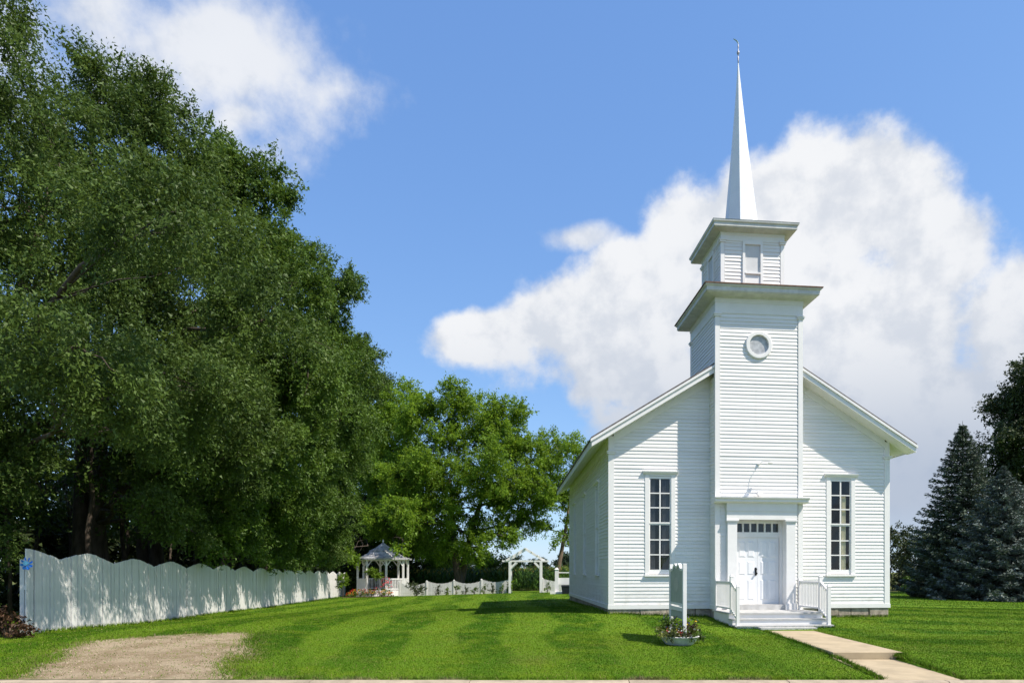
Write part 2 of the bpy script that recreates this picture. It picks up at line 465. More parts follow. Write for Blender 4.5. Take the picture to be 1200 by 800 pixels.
# ------------------------------------------------------------------ ground
KERB_Y = 10.4
def lawn_group():
    ng = bpy.data.node_groups.new('lawn_colour', 'ShaderNodeTree')
    ng.interface.new_socket('Color', in_out='OUTPUT', socket_type='NodeSocketColor')
    T = NT(ng)
    pos = T.node('ShaderNodeNewGeometry').outputs['Position']
    x, y, z = T.sep(pos)
    wob = T.math('MULTIPLY', T.math('SUBTRACT', T.noise(pos, .12, 2), .5), 3.2)
    xr = T.math('ADD', T.math('ADD', x, T.math('MULTIPLY', y, .10)), wob)
    s1 = T.ramp(T.math('SINE', T.math('MULTIPLY', xr, 2 * math.pi / 2.3)), -.35, .35)
    # right of the church the mower went across
    yr = T.math('ADD', T.math('ADD', y, T.math('MULTIPLY', x, .34)), T.math('MULTIPLY', wob, .6))
    s2 = T.ramp(T.math('SINE', T.math('MULTIPLY', yr, 2 * math.pi / 2.6)), -.35, .35)
    side = T.ramp(T.math('SUBTRACT', x, T.math('MULTIPLY', y, .12)), 4.5, 7.0)
    st = T.math('ADD', T.math('MULTIPLY', s1, T.math('SUBTRACT', 1.0, side)), T.math('MULTIPLY', s2, side))
    near = T.ramp(y, 11.0, 15.0, .35, 1.0)
    st = T.math('ADD', T.math('MULTIPLY', T.math('SUBTRACT', st, .5), near), .5)
    a = T.mix(st, c4((.044, .108, .006)), c4((.104, .184, .014)))
    b = T.mix(T.ramp(T.noise(pos, 1.4, 5, .65), .42, .72), a, c4((.115, .18, .012)))
    dry = T.math('MULTIPLY', T.ramp(T.noise(pos, .55, 5, .7), .54, .72), T.ramp(y, 11.0, 18, 1.0, .12))
    b = T.mix(T.math('MULTIPLY', dry, .55), b, c4((.13, .12, .035)))
    fine = T.ramp(T.noise(pos, 26, 3, .7), .25, .75, .86, 1.12)
    b = T.mix(1.0, b, T.comb(fine, fine, fine), 'MULTIPLY')
    edge = T.math('MULTIPLY', T.ramp(T.math('ADD', y, T.math('MULTIPLY', T.noise(pos, 2.2, 4, .7), 1.0)), 10.75, 11.25, 1.0, 0.0), T.ramp(T.noise(pos, 1.1, 3), .50, .62))
    b = T.mix(edge, b, c4((.20, .15, .10)))
    o = T.node('NodeGroupOutput'); T.l.new(b, o.inputs[0])
    return ng
LG = lawn_group()
def lawnmat(name, far=False, blade=False):
    m = bpy.data.materials.new(name); m.use_nodes = True
    T = NT(m.node_tree); T.n.clear()
    gnode = T.node('ShaderNodeGroup'); gnode.node_tree = LG
    c = gnode.outputs[0]
    geo = T.node('ShaderNodeNewGeometry')
    if blade:
        h = T.node('ShaderNodeHueSaturation'); T.l.new(c, h.inputs['Color'])
        T.l.new(T.ramp(geo.outputs['Random Per Island'], 0, 1, .82, 1.30, False), h.inputs['Value'])
        c = T.mix(T.math('GREATER_THAN', T.math('FRACT', T.math('MULTIPLY', geo.outputs['Random Per Island'], 37.3)), .955), h.outputs[0], c4((.24, .20, .08)))
    else:
        y = T.sep(geo.outputs['Position'])[1]
        fld = T.mix(T.noise(geo.outputs['Position'], .05, 4), c4((.05, .085, .02)), c4((.16, .15, .045)))
        c = T.mix(T.ramp(y, 56, 60), c, fld)
    p = T.node('ShaderNodeBsdfPrincipled'); T.l.new(c, p.inputs['Base Color'])
    p.inputs['Roughness'].default_value = .8; p.inputs['Specular IOR Level'].default_value = .04
    if not blade:
        bn = T.node('ShaderNodeBump'); bn.inputs['Strength'].default_value = .25; bn.inputs['Distance'].default_value = .03
        T.l.new(T.noise(geo.outputs['Position'], 30, 4, .7), bn.inputs['Height']); T.l.new(bn.outputs[0], p.inputs['Normal'])
    o = T.node('ShaderNodeOutputMaterial'); T.l.new(p.outputs[0], o.inputs[0])
    return m
M_lawn = lawnmat('lawn'); M_blade = lawnmat('grass_blades', blade=True)

xs = np.unique(np.r_[np.linspace(-46, 50, 129), 4.62, 4.70, 5.30, 5.88, 6.0, -3000, -1200, -500, -250, -140, -90, -65, 70, 95, 150, 260, 500, 1200, 3000])
ys = np.r_[-400, -60, -10, 9.0, 10.33, KERB_Y - .03, np.unique(np.r_[np.linspace(KERB_Y, 60, 100), 12.69, 12.78]), 64, 70, 80, 92, 104, 120, 145, 175, 220, 300, 420, 650, 1100, 2200, 5000]
GX, GY = np.meshgrid(xs, ys)
GZ = gz(GX, GY)
GZ[GY < KERB_Y - .01] = -.66
cut = (GX > 4.68) & (GX < 5.9) & (GY >= KERB_Y - .01) & (GY < 12.7)
GZ[cut] = np.minimum(GZ[cut], -.44)            # the lower slab lies in a shallow cut
idx = np.arange(GX.size).reshape(GX.shape)
Fq = np.stack([idx[:-1, :-1], idx[:-1, 1:], idx[1:, 1:], idx[1:, :-1]], -1).reshape(-1, 4)
ground = mesh_np('ground', np.stack([GX, GY, GZ], -1).reshape(-1, 3), Fq, M_lawn)
ground.data.polygons.foreach_set('use_smooth', [True] * len(ground.data.polygons))
tag(ground, 'mown green lawn with mowing stripes around the church', None, kind='structure')

# road
mb = MB(); mb.box(-400, 400, -9, KERB_Y - .18, -.62, -.545)
tag(mb.build('road', M_asph), 'dark asphalt street in front of the kerb', kind='structure')
# kerb: pieces with joints; the drive apron is cut out of it
kb = empty('kerb', (0, KERB_Y, -.6)); tag(kb, 'pale concrete kerb along the street edge of the lawn', kind='structure')
KP = [(0, -.10), (0, .178), (-.012, .19), (-.15, .186), (-.175, .17), (-.185, -.10)]
x = -40.0
while x < 40:
    x1 = x + 2.4
    mb = MB(); dx = random.uniform(-.006, .006); dz = random.uniform(-.006, .004)
    mb.prism([(p[0] + dx, p[1] + dz) for p in KP], 'x', x + .006, x1 - .006)
    mb.build('kerb_stone', M_kerb, kb)
    x = x1

# gravel pad on the left
PAD = np.array([(-8.7, KERB_Y + .004), (-9.0, 11.2), (-9.4, 12.2), (-9.9, 13.2), (-10.0, 14.2), (-9.5, 15.0), (-8.7, 15.7), (-7.7, 16.0), (-7.15, 15.4), (-6.85, 14.4),
                (-6.35, 13.2), (-5.95, 12.3), (-5.85, 11.6), (-5.5, 11.0), (-5.1, KERB_Y + .004)])
def inside(P, X, Y):
    res = np.zeros(X.shape, bool); j = len(P) - 1
    for i in range(len(P)):
        xi, yi = P[i]; xj, yj = P[j]
        c = ((yi > Y) != (yj > Y)) & (X < (xj - xi) * (Y - yi) / (yj - yi + 1e-12) + xi)
        res ^= c; j = i
    return res
def sdist(P, X, Y):                          # signed distance, positive inside; the street edge does not count
    d = np.full(X.shape, 1e9)
    for i in range(len(P) - 1):
        a, b = P[i], P[i + 1]; ab = b - a
        t = np.clip(((X - a[0]) * ab[0] + (Y - a[1]) * ab[1]) / (ab @ ab), 0, 1)
        d = np.minimum(d, np.hypot(X - a[0] - ab[0] * t, Y - a[1] - ab[1] * t))
    return np.where(inside(np.vstack([PAD, [(-5.1, 9.0), (-8.3, 9.0)]]), X, Y), d, -d)
gxp, gyp = np.meshgrid(np.linspace(-11.2, -4.0, 73), np.linspace(KERB_Y + .002, 17.2, 69))
sdp = sdist(PAD, gxp, gyp)
ip = np.arange(gxp.size).reshape(gxp.shape)
fq = np.stack([ip[:-1, :-1], ip[:-1, 1:], ip[1:, 1:], ip[1:, :-1]], -1).reshape(-1, 4)
keep = sdp.ravel()[fq].max(1) > -.75
M_gravel = bpy.data.materials.new('gravel'); M_gravel.use_nodes = True
T = NT(M_gravel.node_tree); T.n.clear()
pos = T.node('ShaderNodeNewGeometry').outputs['Position']
at_ = T.node('ShaderNodeAttribute'); at_.attribute_name = 'edge'
ed_ = at_.outputs['Fac']
wobble = T.math('ADD', T.math('MULTIPLY', T.math('SUBTRACT', T.noise(pos, 1.3, 5, .65), .5), 1.6), T.math('MULTIPLY', T.math('SUBTRACT', T.noise(pos, 11, 5, .75), .5), .9))
bare = T.ramp(T.math('ADD', ed_, wobble), -.03, .07)
tuft = T.ramp(T.math('ADD', T.noise(pos, 1.7, 4, .6), T.math('MULTIPLY', ed_, -.10)), .50, .58)
bare = T.math('MULTIPLY', bare, T.math('SUBTRACT', 1.0, T.math('MULTIPLY', tuft, .7)))
soil_ = T.mix(T.ramp(T.noise(pos, 1.1, 5, .65), .35, .65), c4((.25, .19, .115)), c4((.43, .35, .24)))
soil_ = T.mix(T.ramp(T.noise(pos, 34, 3, .7), .35, .75), T.mix(.45, soil_, c4((.14, .10, .06))), soil_)
lg_ = T.node('ShaderNodeGroup'); lg_.node_tree = LG
fringe = T.mix(.55, lg_.outputs[0], c4((.15, .115, .05)))
gcol = T.mix(bare, T.mix(T.ramp(T.math('ADD', ed_, wobble), -.55, -.05), lg_.outputs[0], fringe), soil_)
pb = T.node('ShaderNodeBsdfPrincipled'); T.l.new(gcol, pb.inputs['Base Color']); pb.inputs['Roughness'].default_value = .95; pb.inputs['Specular IOR Level'].default_value = .1
bnp = T.node('ShaderNodeBump'); bnp.inputs['Strength'].default_value = .8; bnp.inputs['Distance'].default_value = .03
T.l.new(T.noise(pos, 28, 5, .7), bnp.inputs['Height']); T.l.new(bnp.outputs[0], pb.inputs['Normal'])
T.l.new(pb.outputs[0], T.node('ShaderNodeOutputMaterial').inputs[0])
gp_ = mesh_np('gravel_patch', np.stack([gxp, gyp, gz(gxp, gyp) + .007], -1).reshape(-1, 3), fq[keep], M_gravel)
gp_.data.attributes.new('edge', 'FLOAT', 'POINT').data.foreach_set('value', sdp.ravel().astype(np.float32))
tag(gp_, 'bare sandy gravel pull-off beside the white fence', kind='structure')
# pebbles
n = 9000
X = rng.uniform(-10.6, -4.9, n); Y = rng.uniform(KERB_Y + .02, 16.5, n)
k = sdist(PAD, X, Y) > rng.normal(.12, .25, n); X, Y = X[k], Y[k]
Zp = gz(X, Y) + .007
r = rng.uniform(.004, .014, len(X)) * (1 + (rng.random(len(X)) > .96) * 1.2)
oct_ = np.array([(1, 0, 0), (0, 1, 0), (-1, 0, 0), (0, -1, 0), (0, 0, .7), (0, 0, -.7)])
Vp = (np.stack([X, Y, Zp], -1)[:, None, :] + oct_[None] * r[:, None, None] * rng.uniform(.7, 1.3, (len(X), 6, 1))).reshape(-1, 3)
of = np.array([(0, 1, 4), (1, 2, 4), (2, 3, 4), (3, 0, 4), (1, 0, 5), (2, 1, 5), (3, 2, 5), (0, 3, 5)])
Fp = (np.arange(len(X))[:, None, None] * 6 + of[None]).reshape(-1, 3)
tag(mesh_np('pebbles', Vp, Fp, M_pebble), 'small pebbles scattered over the gravel pull-off', 'gravel', kind='stuff')

# church frame of reference
CA = math.atan(.1063)
P0 = (0.975, 20.0)
uC = np.array([math.cos(CA), math.sin(CA)]); bC = np.array([-math.sin(CA), math.cos(CA)])
def cw(t, y):                                # church local -> world XY
    return (P0[0] + uC[0] * t + bC[0] * y, P0[1] + uC[1] * t + bC[1] * y)

# walk: two concrete slabs with a riser between
def slab(name, x0a, x1a, ya, za, x0b, x1b, yb, zb, th, lab):
    mb = MB()
    mb.hexa([(x0a, ya, za - th), (x1a, ya, za - th), (x1b, yb, zb - th), (x0b, yb, zb - th)],
            [(x0a, ya, za), (x1a, ya, za), (x1b, yb, zb), (x0b, yb, zb)])
    return mb.build(name, M_conc, None, bevel=.008)
wk = empty('walkway', (5.4, 13.5, -.35)); tag(wk, 'tan concrete walk from the street up to the porch steps', kind='structure')
for a in ((4.66, 5.86, 10.405, -.405, 4.83, 5.93, 12.70, -.395, .12), (4.78, 6.08, 12.71, -.262, 4.81, 6.04, 15.05, -.258, .2), (4.81, 6.04, 15.06, -.259, 4.80, 6.02, 17.25, -.252, .15)):
    o = slab('slab', *a, None); o.parent = wk; o.matrix_parent_inverse = Matrix.Translation(wk.location).inverted()

# ------------------------------------------------------------------ grass blades
def blades(n, xlo, xhi, ylo, yhi, h, w):
    X = rng.uniform(xlo, xhi, n); Y = ylo + (yhi - ylo) * rng.random(n)
    pxl = (-20 - PX) / F * Y - .3; pxr = (1215 - PX) / F * Y + .3
    k = (X > pxl) & (X < pxr)
    edge = rng.normal(0, .17, n)
    k &= ~((sdist(PAD, X, Y) + .35 * np.sin(X * 3.1 + 1.3 * np.sin(Y * 1.9)) * np.sin(Y * 2.3 + X * 1.1) > rng.normal(-.05, .22, n)) & (rng.random(n) > .05))
    wl = np.where(Y < 12.7, 4.68, 4.80); wr = np.where(Y < 12.7, 5.9, 6.05)
    k &= ~((X > wl) & (X < wr) & (Y < 17.5))
    dx, dy = X - P0[0], Y - P0[1]
    t = dx * uC[0] + dy * uC[1]; b = dx * bC[0] + dy * bC[1]
    k &= ~((t > -.02) & (t < 8.66) & (b > -.02) & (b < 11.9))
    k &= ~((t > 2.9) & (t < 5.6) & (b > -2.6) & (b < .1))
    X, Y = X[k], Y[k]; n = len(X)
    Z = gz(X, Y) - .004 + .010 * (sdist(PAD, X, Y) > -.95)
    C = np.stack([X, Y, Z], -1)
    a = rng.uniform(0, 2 * math.pi, n)
    sd = np.stack([np.cos(a), np.sin(a), np.zeros(n)], -1)
    lean = np.stack([rng.normal(0, .45, n), rng.normal(0, .45, n), np.ones(n)], -1)
    hh = (h * rng.uniform(.55, 1.25, n))[:, None]; ww = (w * rng.uniform(.7, 1.3, n))[:, None]
    V = np.stack([C - sd * ww * .5, C + sd * ww * .5, C + lean * hh], 1).reshape(-1, 3)
    return V
V1 = blades(340000, -14.5, 11, KERB_Y + .02, 16, .022, .014)
V2 = blades(330000, -21, 17, 16, 26, .024, .020)
V3 = blades(180000, -30, 30, 26, 55, .03, .034)
# longer tufts along the kerb, the walk, the fence and the foundation
def tufts(line, n, spread, h, w):
    P_ = np.array(line, float); seg = rng.integers(0, len(P_) - 1, n) if len(P_) > 2 else np.zeros(n, int)
    t = rng.random(n)[:, None]; C = P_[seg] * (1 - t) + P_[seg + 1] * t
    cl = .5 + .5 * np.sin(C[:, 0] * 5.3 + C[:, 1] * 4.1) * np.sin(C[:, 0] * 1.7 - C[:, 1] * 2.3 + 1)
    C = C[rng.random(n) < .25 + .75 * cl]; n = len(C); C = C + rng.normal(0, spread, (n, 2)); C[:, 1] = np.maximum(C[:, 1], KERB_Y + .01)
    B = np.c_[C, gz(C[:, 0], C[:, 1]) - .004]; a = rng.uniform(0, 6.28, n); sd = np.stack([np.cos(a), np.sin(a), np.zeros(n)], -1)
    lean = np.stack([rng.normal(0, .5, n), rng.normal(0, .5, n), np.ones(n)], -1); hh = (h * rng.uniform(.4, 1.3, n))[:, None]
    return np.stack([B - sd * w * .5, B + sd * w * .5, B + lean * hh], 1).reshape(-1, 3)
VT = [tufts(PAD, 9000, .16, .07, .012), tufts([(-20, KERB_Y + .05), (-9, KERB_Y + .05)], 2500, .05, .06, .012), tufts([(-5, KERB_Y + .05), (4.6, KERB_Y + .05)], 5200, .05, .06, .012),
      tufts([(6.0, KERB_Y + .05), (14, KERB_Y + .05)], 3500, .05, .06, .012), tufts([(4.66, KERB_Y), (4.79, 12.7), (4.78, 17.2)], 5200, .03, .065, .012), tufts([(5.92, KERB_Y), (5.97, 12.66), (6.1, 12.74), (6.06, 17.2)], 5200, .03, .065, .012),
      tufts([cw(-.02, -.03), cw(2.95, -.03)], 2600, .04, .09, .014), tufts([cw(5.62, -.03), cw(8.66, -.03)], 2600, .04, .09, .014), tufts([cw(-.03, 0), cw(-.03, 11.8)], 3500, .05, .09, .016),
      tufts([(fx_ + .06, y_) for fx_, y_ in ((-12.36 - .1575 * (yy - 17.2), yy) for yy in (14.9, 24, 34, 54))], 9000, .05, .10, .018), tufts([cw(2.9, -.6), cw(2.9, -2.6), cw(5.6, -2.62), cw(5.6, -.6)], 2600, .03, .07, .012)]
VV = np.concatenate([V1, V2, V3] + VT)
tag(mesh_np('grass', VV, np.arange(len(VV)).reshape(-1, 3), M_blade), 'short mown green grass of the church lawn', 'grass', kind='stuff')

# ================================================================== CHURCH
church = empty('church', (P0[0], P0[1], 0), CA)
tag(church, 'white clapboard church with square entrance tower and tall pointed spire', 'church')
CW, CL = 8.64, 11.87                       # width, length
EXP = .1055                                # clapboard exposure
Z_SIDE = .145                              # bottom of the siding
RS, RE, ZE, EV, RO = .615, .57, 5.09, .57, .50   # roof slope, eave overhang, roof top at eave edge, ., rake overhang
def zroof(t):
    tt = min(t, CW - t)
    return ZE + RS * (tt + RE)
TT0, TT1, TF = 3.03, 5.61, -.57            # tower t range and front plane
TD = TF + 2.58
part = lambda mb, name, mat, par=None, **kw: mb.build(name, mat, par or church, **kw)

def clap(mb, O, U, N, rows):
    """rows: list of (z0, [(u0b,u1b,u0t,u1t)...]); wedge boards on plane O + u*U, outward normal N"""
    O = Vector(O); U = Vector(U); N = Vector(N)
    for z0, segs in rows:
        z1 = z0 + EXP + .012
        z1 += random.uniform(-.0015, .0015); z0 += random.uniform(-.0022, .0022); tk = .022 + random.uniform(-.004, .004)
        for (a, b, c, d) in segs:
            def P(uu, z, n): return O + U * uu + N * n + Vector((0, 0, z))
            mb.hexa([P(a, z0, -.006), P(b, z0, -.006), P(b, z0, tk + random.uniform(-.002, .002)), P(a, z0, tk)],
                    [P(c, z1, -.006), P(d, z1, -.006), P(d, z1, .004), P(c, z1, .004)])

def cut(u0, u1, z0, z1, holes):
    segs = [(u0, u1)]
    for (a, b, za, zb) in holes:
        if z1 > za and z0 < zb:
            ns = []
            for s0, s1 in segs:
                if a > s0 + .01: ns.append((s0, min(s1, a)))
                if b < s1 - .01: ns.append((max(s0, b), s1))
                if b <= s0 or a >= s1: 
                    if (s0, s1) not in ns: ns.append((s0, s1))
            segs = ns
    out = []
    for s0, s1 in segs:
        if s1 - s0 > .01 and not any(s0 >= q0 and s1 <= q1 and (s0, s1) != (q0, q1) for q0, q1 in segs): out.append((s0, s1, s0, s1))
    return out

# window openings (t0,t1,z0,z1) of the casings
GW0, GW1 = 1.30, 3.98                      # glass bottom / top
def win_hole(tc): return (tc - .40, tc + .40, 1.16, 4.10)
WL, WR = 1.515, 7.105
# --- front wall, left and right of the tower: one object for each board
def facade_rows(left):
    z = Z_SIDE + .12; out = []
    while z < 7.6:
        z1 = z + EXP
        tb = max(.13, (z + .33 - ZE) / RS - RE); tt = max(.13, (z1 + .33 - ZE) / RS - RE)
        if left:
            if tt > TT0 - .05: break
            segs = cut(tb, TT0 - .002, z, z1, [win_hole(WL)])
            segs = [(a, b, tt if abs(a - tb) < 1e-6 else c, d) for a, b, c, d in segs]
        else:
            if CW - tt < TT1 + .05: break
            segs = cut(TT1 + .002, CW - tb, z, z1, [win_hole(WR)])
            segs = [(a, b, c, CW - tt if abs(b - (CW - tb)) < 1e-6 else d) for a, b, c, d in segs]
        out.append((z, segs)); z += EXP
    return out
nclap = 0
def boards(O, U, N, rows):
    global nclap
    for row in rows:
        if not row[1]: continue
        for sg in row[1]:
            mb = MB(); clap(mb, O, U, N, [(row[0], [sg])]); part(mb, 'clapboard', M_white); nclap += 1
boards((0, 0, 0), (1, 0, 0), (0, -1, 0), facade_rows(True))
boards((0, 0, 0), (1, 0, 0), (0, -1, 0), facade_rows(False))
# --- left wall (faces the lawn)
SW = (2.5, 6.0, 9.5)
def side_rows():
    z = Z_SIDE + .12; out = []
    while z < ZE + RS * RE - .50:
        out.append((z, cut(.13, CL - .1, z, z + EXP, [(s - .40, s + .40, 1.16, 4.10) for s in SW]))); z += EXP
    return out
# --- tower front, above the portico, and the strips beside the door surround
DH = (3.36, 5.36)                          # behind the door surround nothing is boarded
z = Z_SIDE + .12; rows = []
RWC, RWZ, RWR = 4.30, 7.82, .40            # round window
while z < 8.74:
    z1 = z + EXP
    holes = [(DH[0], DH[1], -1, 3.30)]
    dzm = min(abs(z + EXP / 2 - RWZ), 9)
    if dzm < RWR - .02:
        hw = math.sqrt((RWR - .03) ** 2 - dzm ** 2); holes.append((RWC - hw, RWC + hw, z, z1))
    rows.append((z, cut(TT0 + .12, TT1 - .12, z, z1, holes))); z += EXP
boards((0, TF, 0), (1, 0, 0), (0, -1, 0), [r_ for r_ in rows if r_[0] > 3.2])
front_low = [r_ for r_ in rows if r_[0] <= 3.2]
# --- tower left side
z = Z_SIDE + .12; rows = []
while z < 8.74:
    if z < zroof(TT0) - .45:
        rows.append((z, [(-TF * 0 + .10, .57 - .002, .10, .57 - .002)]))
    elif z > zroof(TT0) - .2:
        rows.append((z, [(.10, 2.48, .10, 2.48)]))
    z += EXP
low = [r_ for r_ in rows if r_[1][0][1] < 1]; up = [r_ for r_ in rows if r_[1][0][1] > 1]
mb = MB(); clap(mb, (TT0, TF, 0), (0, 1, 0), (-1, 0, 0), low + up); clap(mb, (0, TF, 0), (1, 0, 0), (0, -1, 0), front_low); clap(mb, (0, 0, 0), (0, 1, 0), (-1, 0, 0), side_rows()); clap(mb, (TT1, TF, 0), (0, 1, 0), (1, 0, 0), low + up)
rr = [(zz, [(TT0 + .1, TT1 - .1, TT0 + .1, TT1 - .1)]) for zz in [r_[0] for r_ in up] if zz > 8.0]
clap(mb, (0, TD, 0), (1, 0, 0), (0, 1, 0), rr)
clap(mb, (CW, 0, 0), (0, 1, 0), (1, 0, 0), side_rows())
back = []
z = Z_SIDE + .12
while z < 7.7:
    tb = max(.13, (z + .33 - ZE) / RS - RE); back.append((z, [(tb, CW - tb, tb, CW - tb)])); z += EXP
clap(mb, (0, CL, 0), (1, 0, 0), (0, 1, 0), back)
tag(part(mb, 'siding', M_white), kind='stuff')

# --- corner boards, water table, foundation
def corner(t, y, st, sy, z0, z1, w=.135, p=.032, cap=True):
    """L-shaped corner board at corner (t,y); st, sy point outward"""
    mb = MB()
    x0, x1 = sorted((t + st * p, t - st * w)); mb.box(x0, x1, *sorted((y + sy * p, y - sy * .02)), z0, z1)
    y0, y1 = sorted((y + sy * (p - .003), y - sy * w)); mb.box(*sorted((t + st * (p - .003), t - st * .02)), y0, y1, z0 + .003, z1 - .003)
    o = part(mb, 'corner_board', M_trim)
    if cap:
        m2 = MB(); q = .03
        m2.box(*sorted((t + st * (p + q), t - st * (w + q))), *sorted((y + sy * (p + q), y - sy * (w + q))), z1, z1 + .05)
        m2.box(*sorted((t + st * (p + q + .02), t - st * (w + q + .02))), *sorted((y + sy * (p + q + .02), y - sy * (w + q + .02))), z1 + .05, z1 + .085)
        m2.build('capital', M_trim, o)
    return o
ZCAP = 4.68
for (t, st) in ((0, -1), (CW, 1)):
    corner(t, 0, st, -1, Z_SIDE + .118, ZCAP)
    corner(t, CL, st, 1, Z_SIDE + .118, ZCAP)
    # short frieze block above the capital up to the soffit
    mb = MB(); mb.box(*sorted((t + st * .028, t - st * .132)), -.028, .06, ZCAP + .085, zroof(0) - .235); part(mb, 'frieze_block', M_trim)
mb = MB()
mb.box(-.045, TT0, -.045, .0, Z_SIDE - .002, Z_SIDE + .118); part(mb, 'water_table', M_trim)
mb = MB(); mb.box(TT1, CW + .045, -.045, .0, Z_SIDE - .002, Z_SIDE + .118); part(mb, 'water_table', M_trim)
mb = MB(); mb.box(-.045, 0, .001, CL + .045, Z_SIDE - .002, Z_SIDE + .118); part(mb, 'water_table', M_trim)
mb = MB(); mb.box(CW, CW + .045, .001, CL + .045, Z_SIDE - .002, Z_SIDE + .118); part(mb, 'water_table', M_trim)
mb = MB(); mb.box(.07, CW - .07, .07, CL - .07, -.7, Z_SIDE - .004)
fnd = part(mb, 'foundation', M_mortar)
def stones(line, n, z0=-.5, z1=Z_SIDE - .006):
    """rubble stones along a wall line: line(s) -> (point, outward)"""
    for (zl, zh) in ((z0, -.10), (-.095, z1)):
        s = 0.0
        while s < n - .02:
            w = min(random.uniform(.35, .95), n - s)
            if n - s - w < .25: w = n - s
            (ax, ay), (nx, ny), (ux, uy) = line(s)
            d = random.uniform(.052, .085)
            j = lambda k=.012: random.uniform(-k, k)
            a = [(ax + ux * (i + j()) - nx * .02, ay + uy * (i + j()) - ny * .02) for i in (.008, w - .008)]
            b = [(ax + ux * (i + j()) + nx * (d + j()), ay + uy * (i + j()) + ny * (d + j())) for i in (.012, w - .012)]
            mb = MB()
            mb.hexa([(*a[0], zl), (*a[1], zl), (*b[1], zl + j()), (*b[0], zl + j())], [(*a[0], zh), (*a[1], zh), (*b[1], zh - abs(j())), (*b[0], zh - abs(j()))])
            mb.build('stone', M_stone, fnd, bevel=.008)
            s += w
stones(lambda s: ((s, .06), (0, -1), (1, 0)), CW)
stones(lambda s: ((.06, s), (-1, 0), (0, 1)), CL)

# --- roof
def roof_half(left):
    mb = MB(); th = .05
    e = -RE; r_ = CW / 2
    zt, zr = ZE, zroof(CW / 2)
    y0, y1 = -RO - .03, CL + RO
    q = [(e - .03, zt - .018), (r_, zr), (r_, zr - th), (e - .03, zt - .018 - th)]
    if not left: q = [(CW - a, b) for a, b in q][::-1]
    mb.prism(q, 'y', y0, y1)
    return part(mb, 'roof', M_roof)
roof_half(True); roof_half(False)
def rake(left, y0, y1, dz0, dz1, name, tA=-RE - .015, front=True):
    """board following the roof slope, between dz0 and dz1 below the roof top"""
    mb = MB(); r_ = CW / 2
    q = [(tA, ZE + RS * (tA + RE) - dz0), (r_, zroof(r_) - dz0), (r_, zroof(r_) - dz1), (tA, ZE + RS * (tA + RE) - dz1)]
    if not left: q = [(CW - a, b) for a, b in q][::-1]
    mb.prism(q, 'y', y0, y1)
    return part(mb, name, M_trim)
for left in (True, False):
    rake(left, -RO - .012, -RO + .03, .052, .275, 'rake_board')
    rake(left, -RO - .052, -RO - .0125, .051, .125, 'crown_moulding', tA=-RE - .05)
    rake(left, -RO + .031, -.03, .235, .262, 'soffit')                         # soffit of the rake
    rake(left, -.034, -.002, .262, .49, 'rake_frieze', tA=.13)
    # eave: fascia along the side and sloping soffit
    mb = MB(); e = -RE
    q = [(e, ZE - .055), (e + .03, ZE - .04), (e + .03, ZE - .25), (e, ZE - .25)]
    if not left: q = [(CW - a, b) for a, b in q][::-1]
    mb.prism(q, 'y', -RO + .0305, CL + RO - .01); part(mb, 'eave_fascia', M_trim)
    mb = MB(); q = [(e + .031, ZE - .195), (0.0, ZE + RS * RE - .235), (0.0, ZE + RS * RE - .262), (e + .031, ZE - .222)]
    if not left: q = [(CW - a, b) for a, b in q][::-1]
    mb.prism(q, 'y', -RO + .0315, CL + RO - .02); part(mb, 'soffit', M_trim)
    mb = MB(); x0, x1 = sorted((0 if left else CW, -.03 if left else CW + .03))
    mb.box(x0, x1, .062, CL, ZE + RS * RE - .56, ZE + RS * RE - .25); part(mb, 'frieze_board', M_trim)

# tower foundation and skirt
mb = MB(); mb.box(TT0 + .03, TT1 - .03, TF + .04, .069, -.7, Z_SIDE - .003); part(mb, 'tower_foundation', M_stone)
mb = MB(); mb.box(TT0 - .04, TT1 + .04, TF - .04, -.046, Z_SIDE - .002, Z_SIDE + .118); part(mb, 'water_table', M_trim)
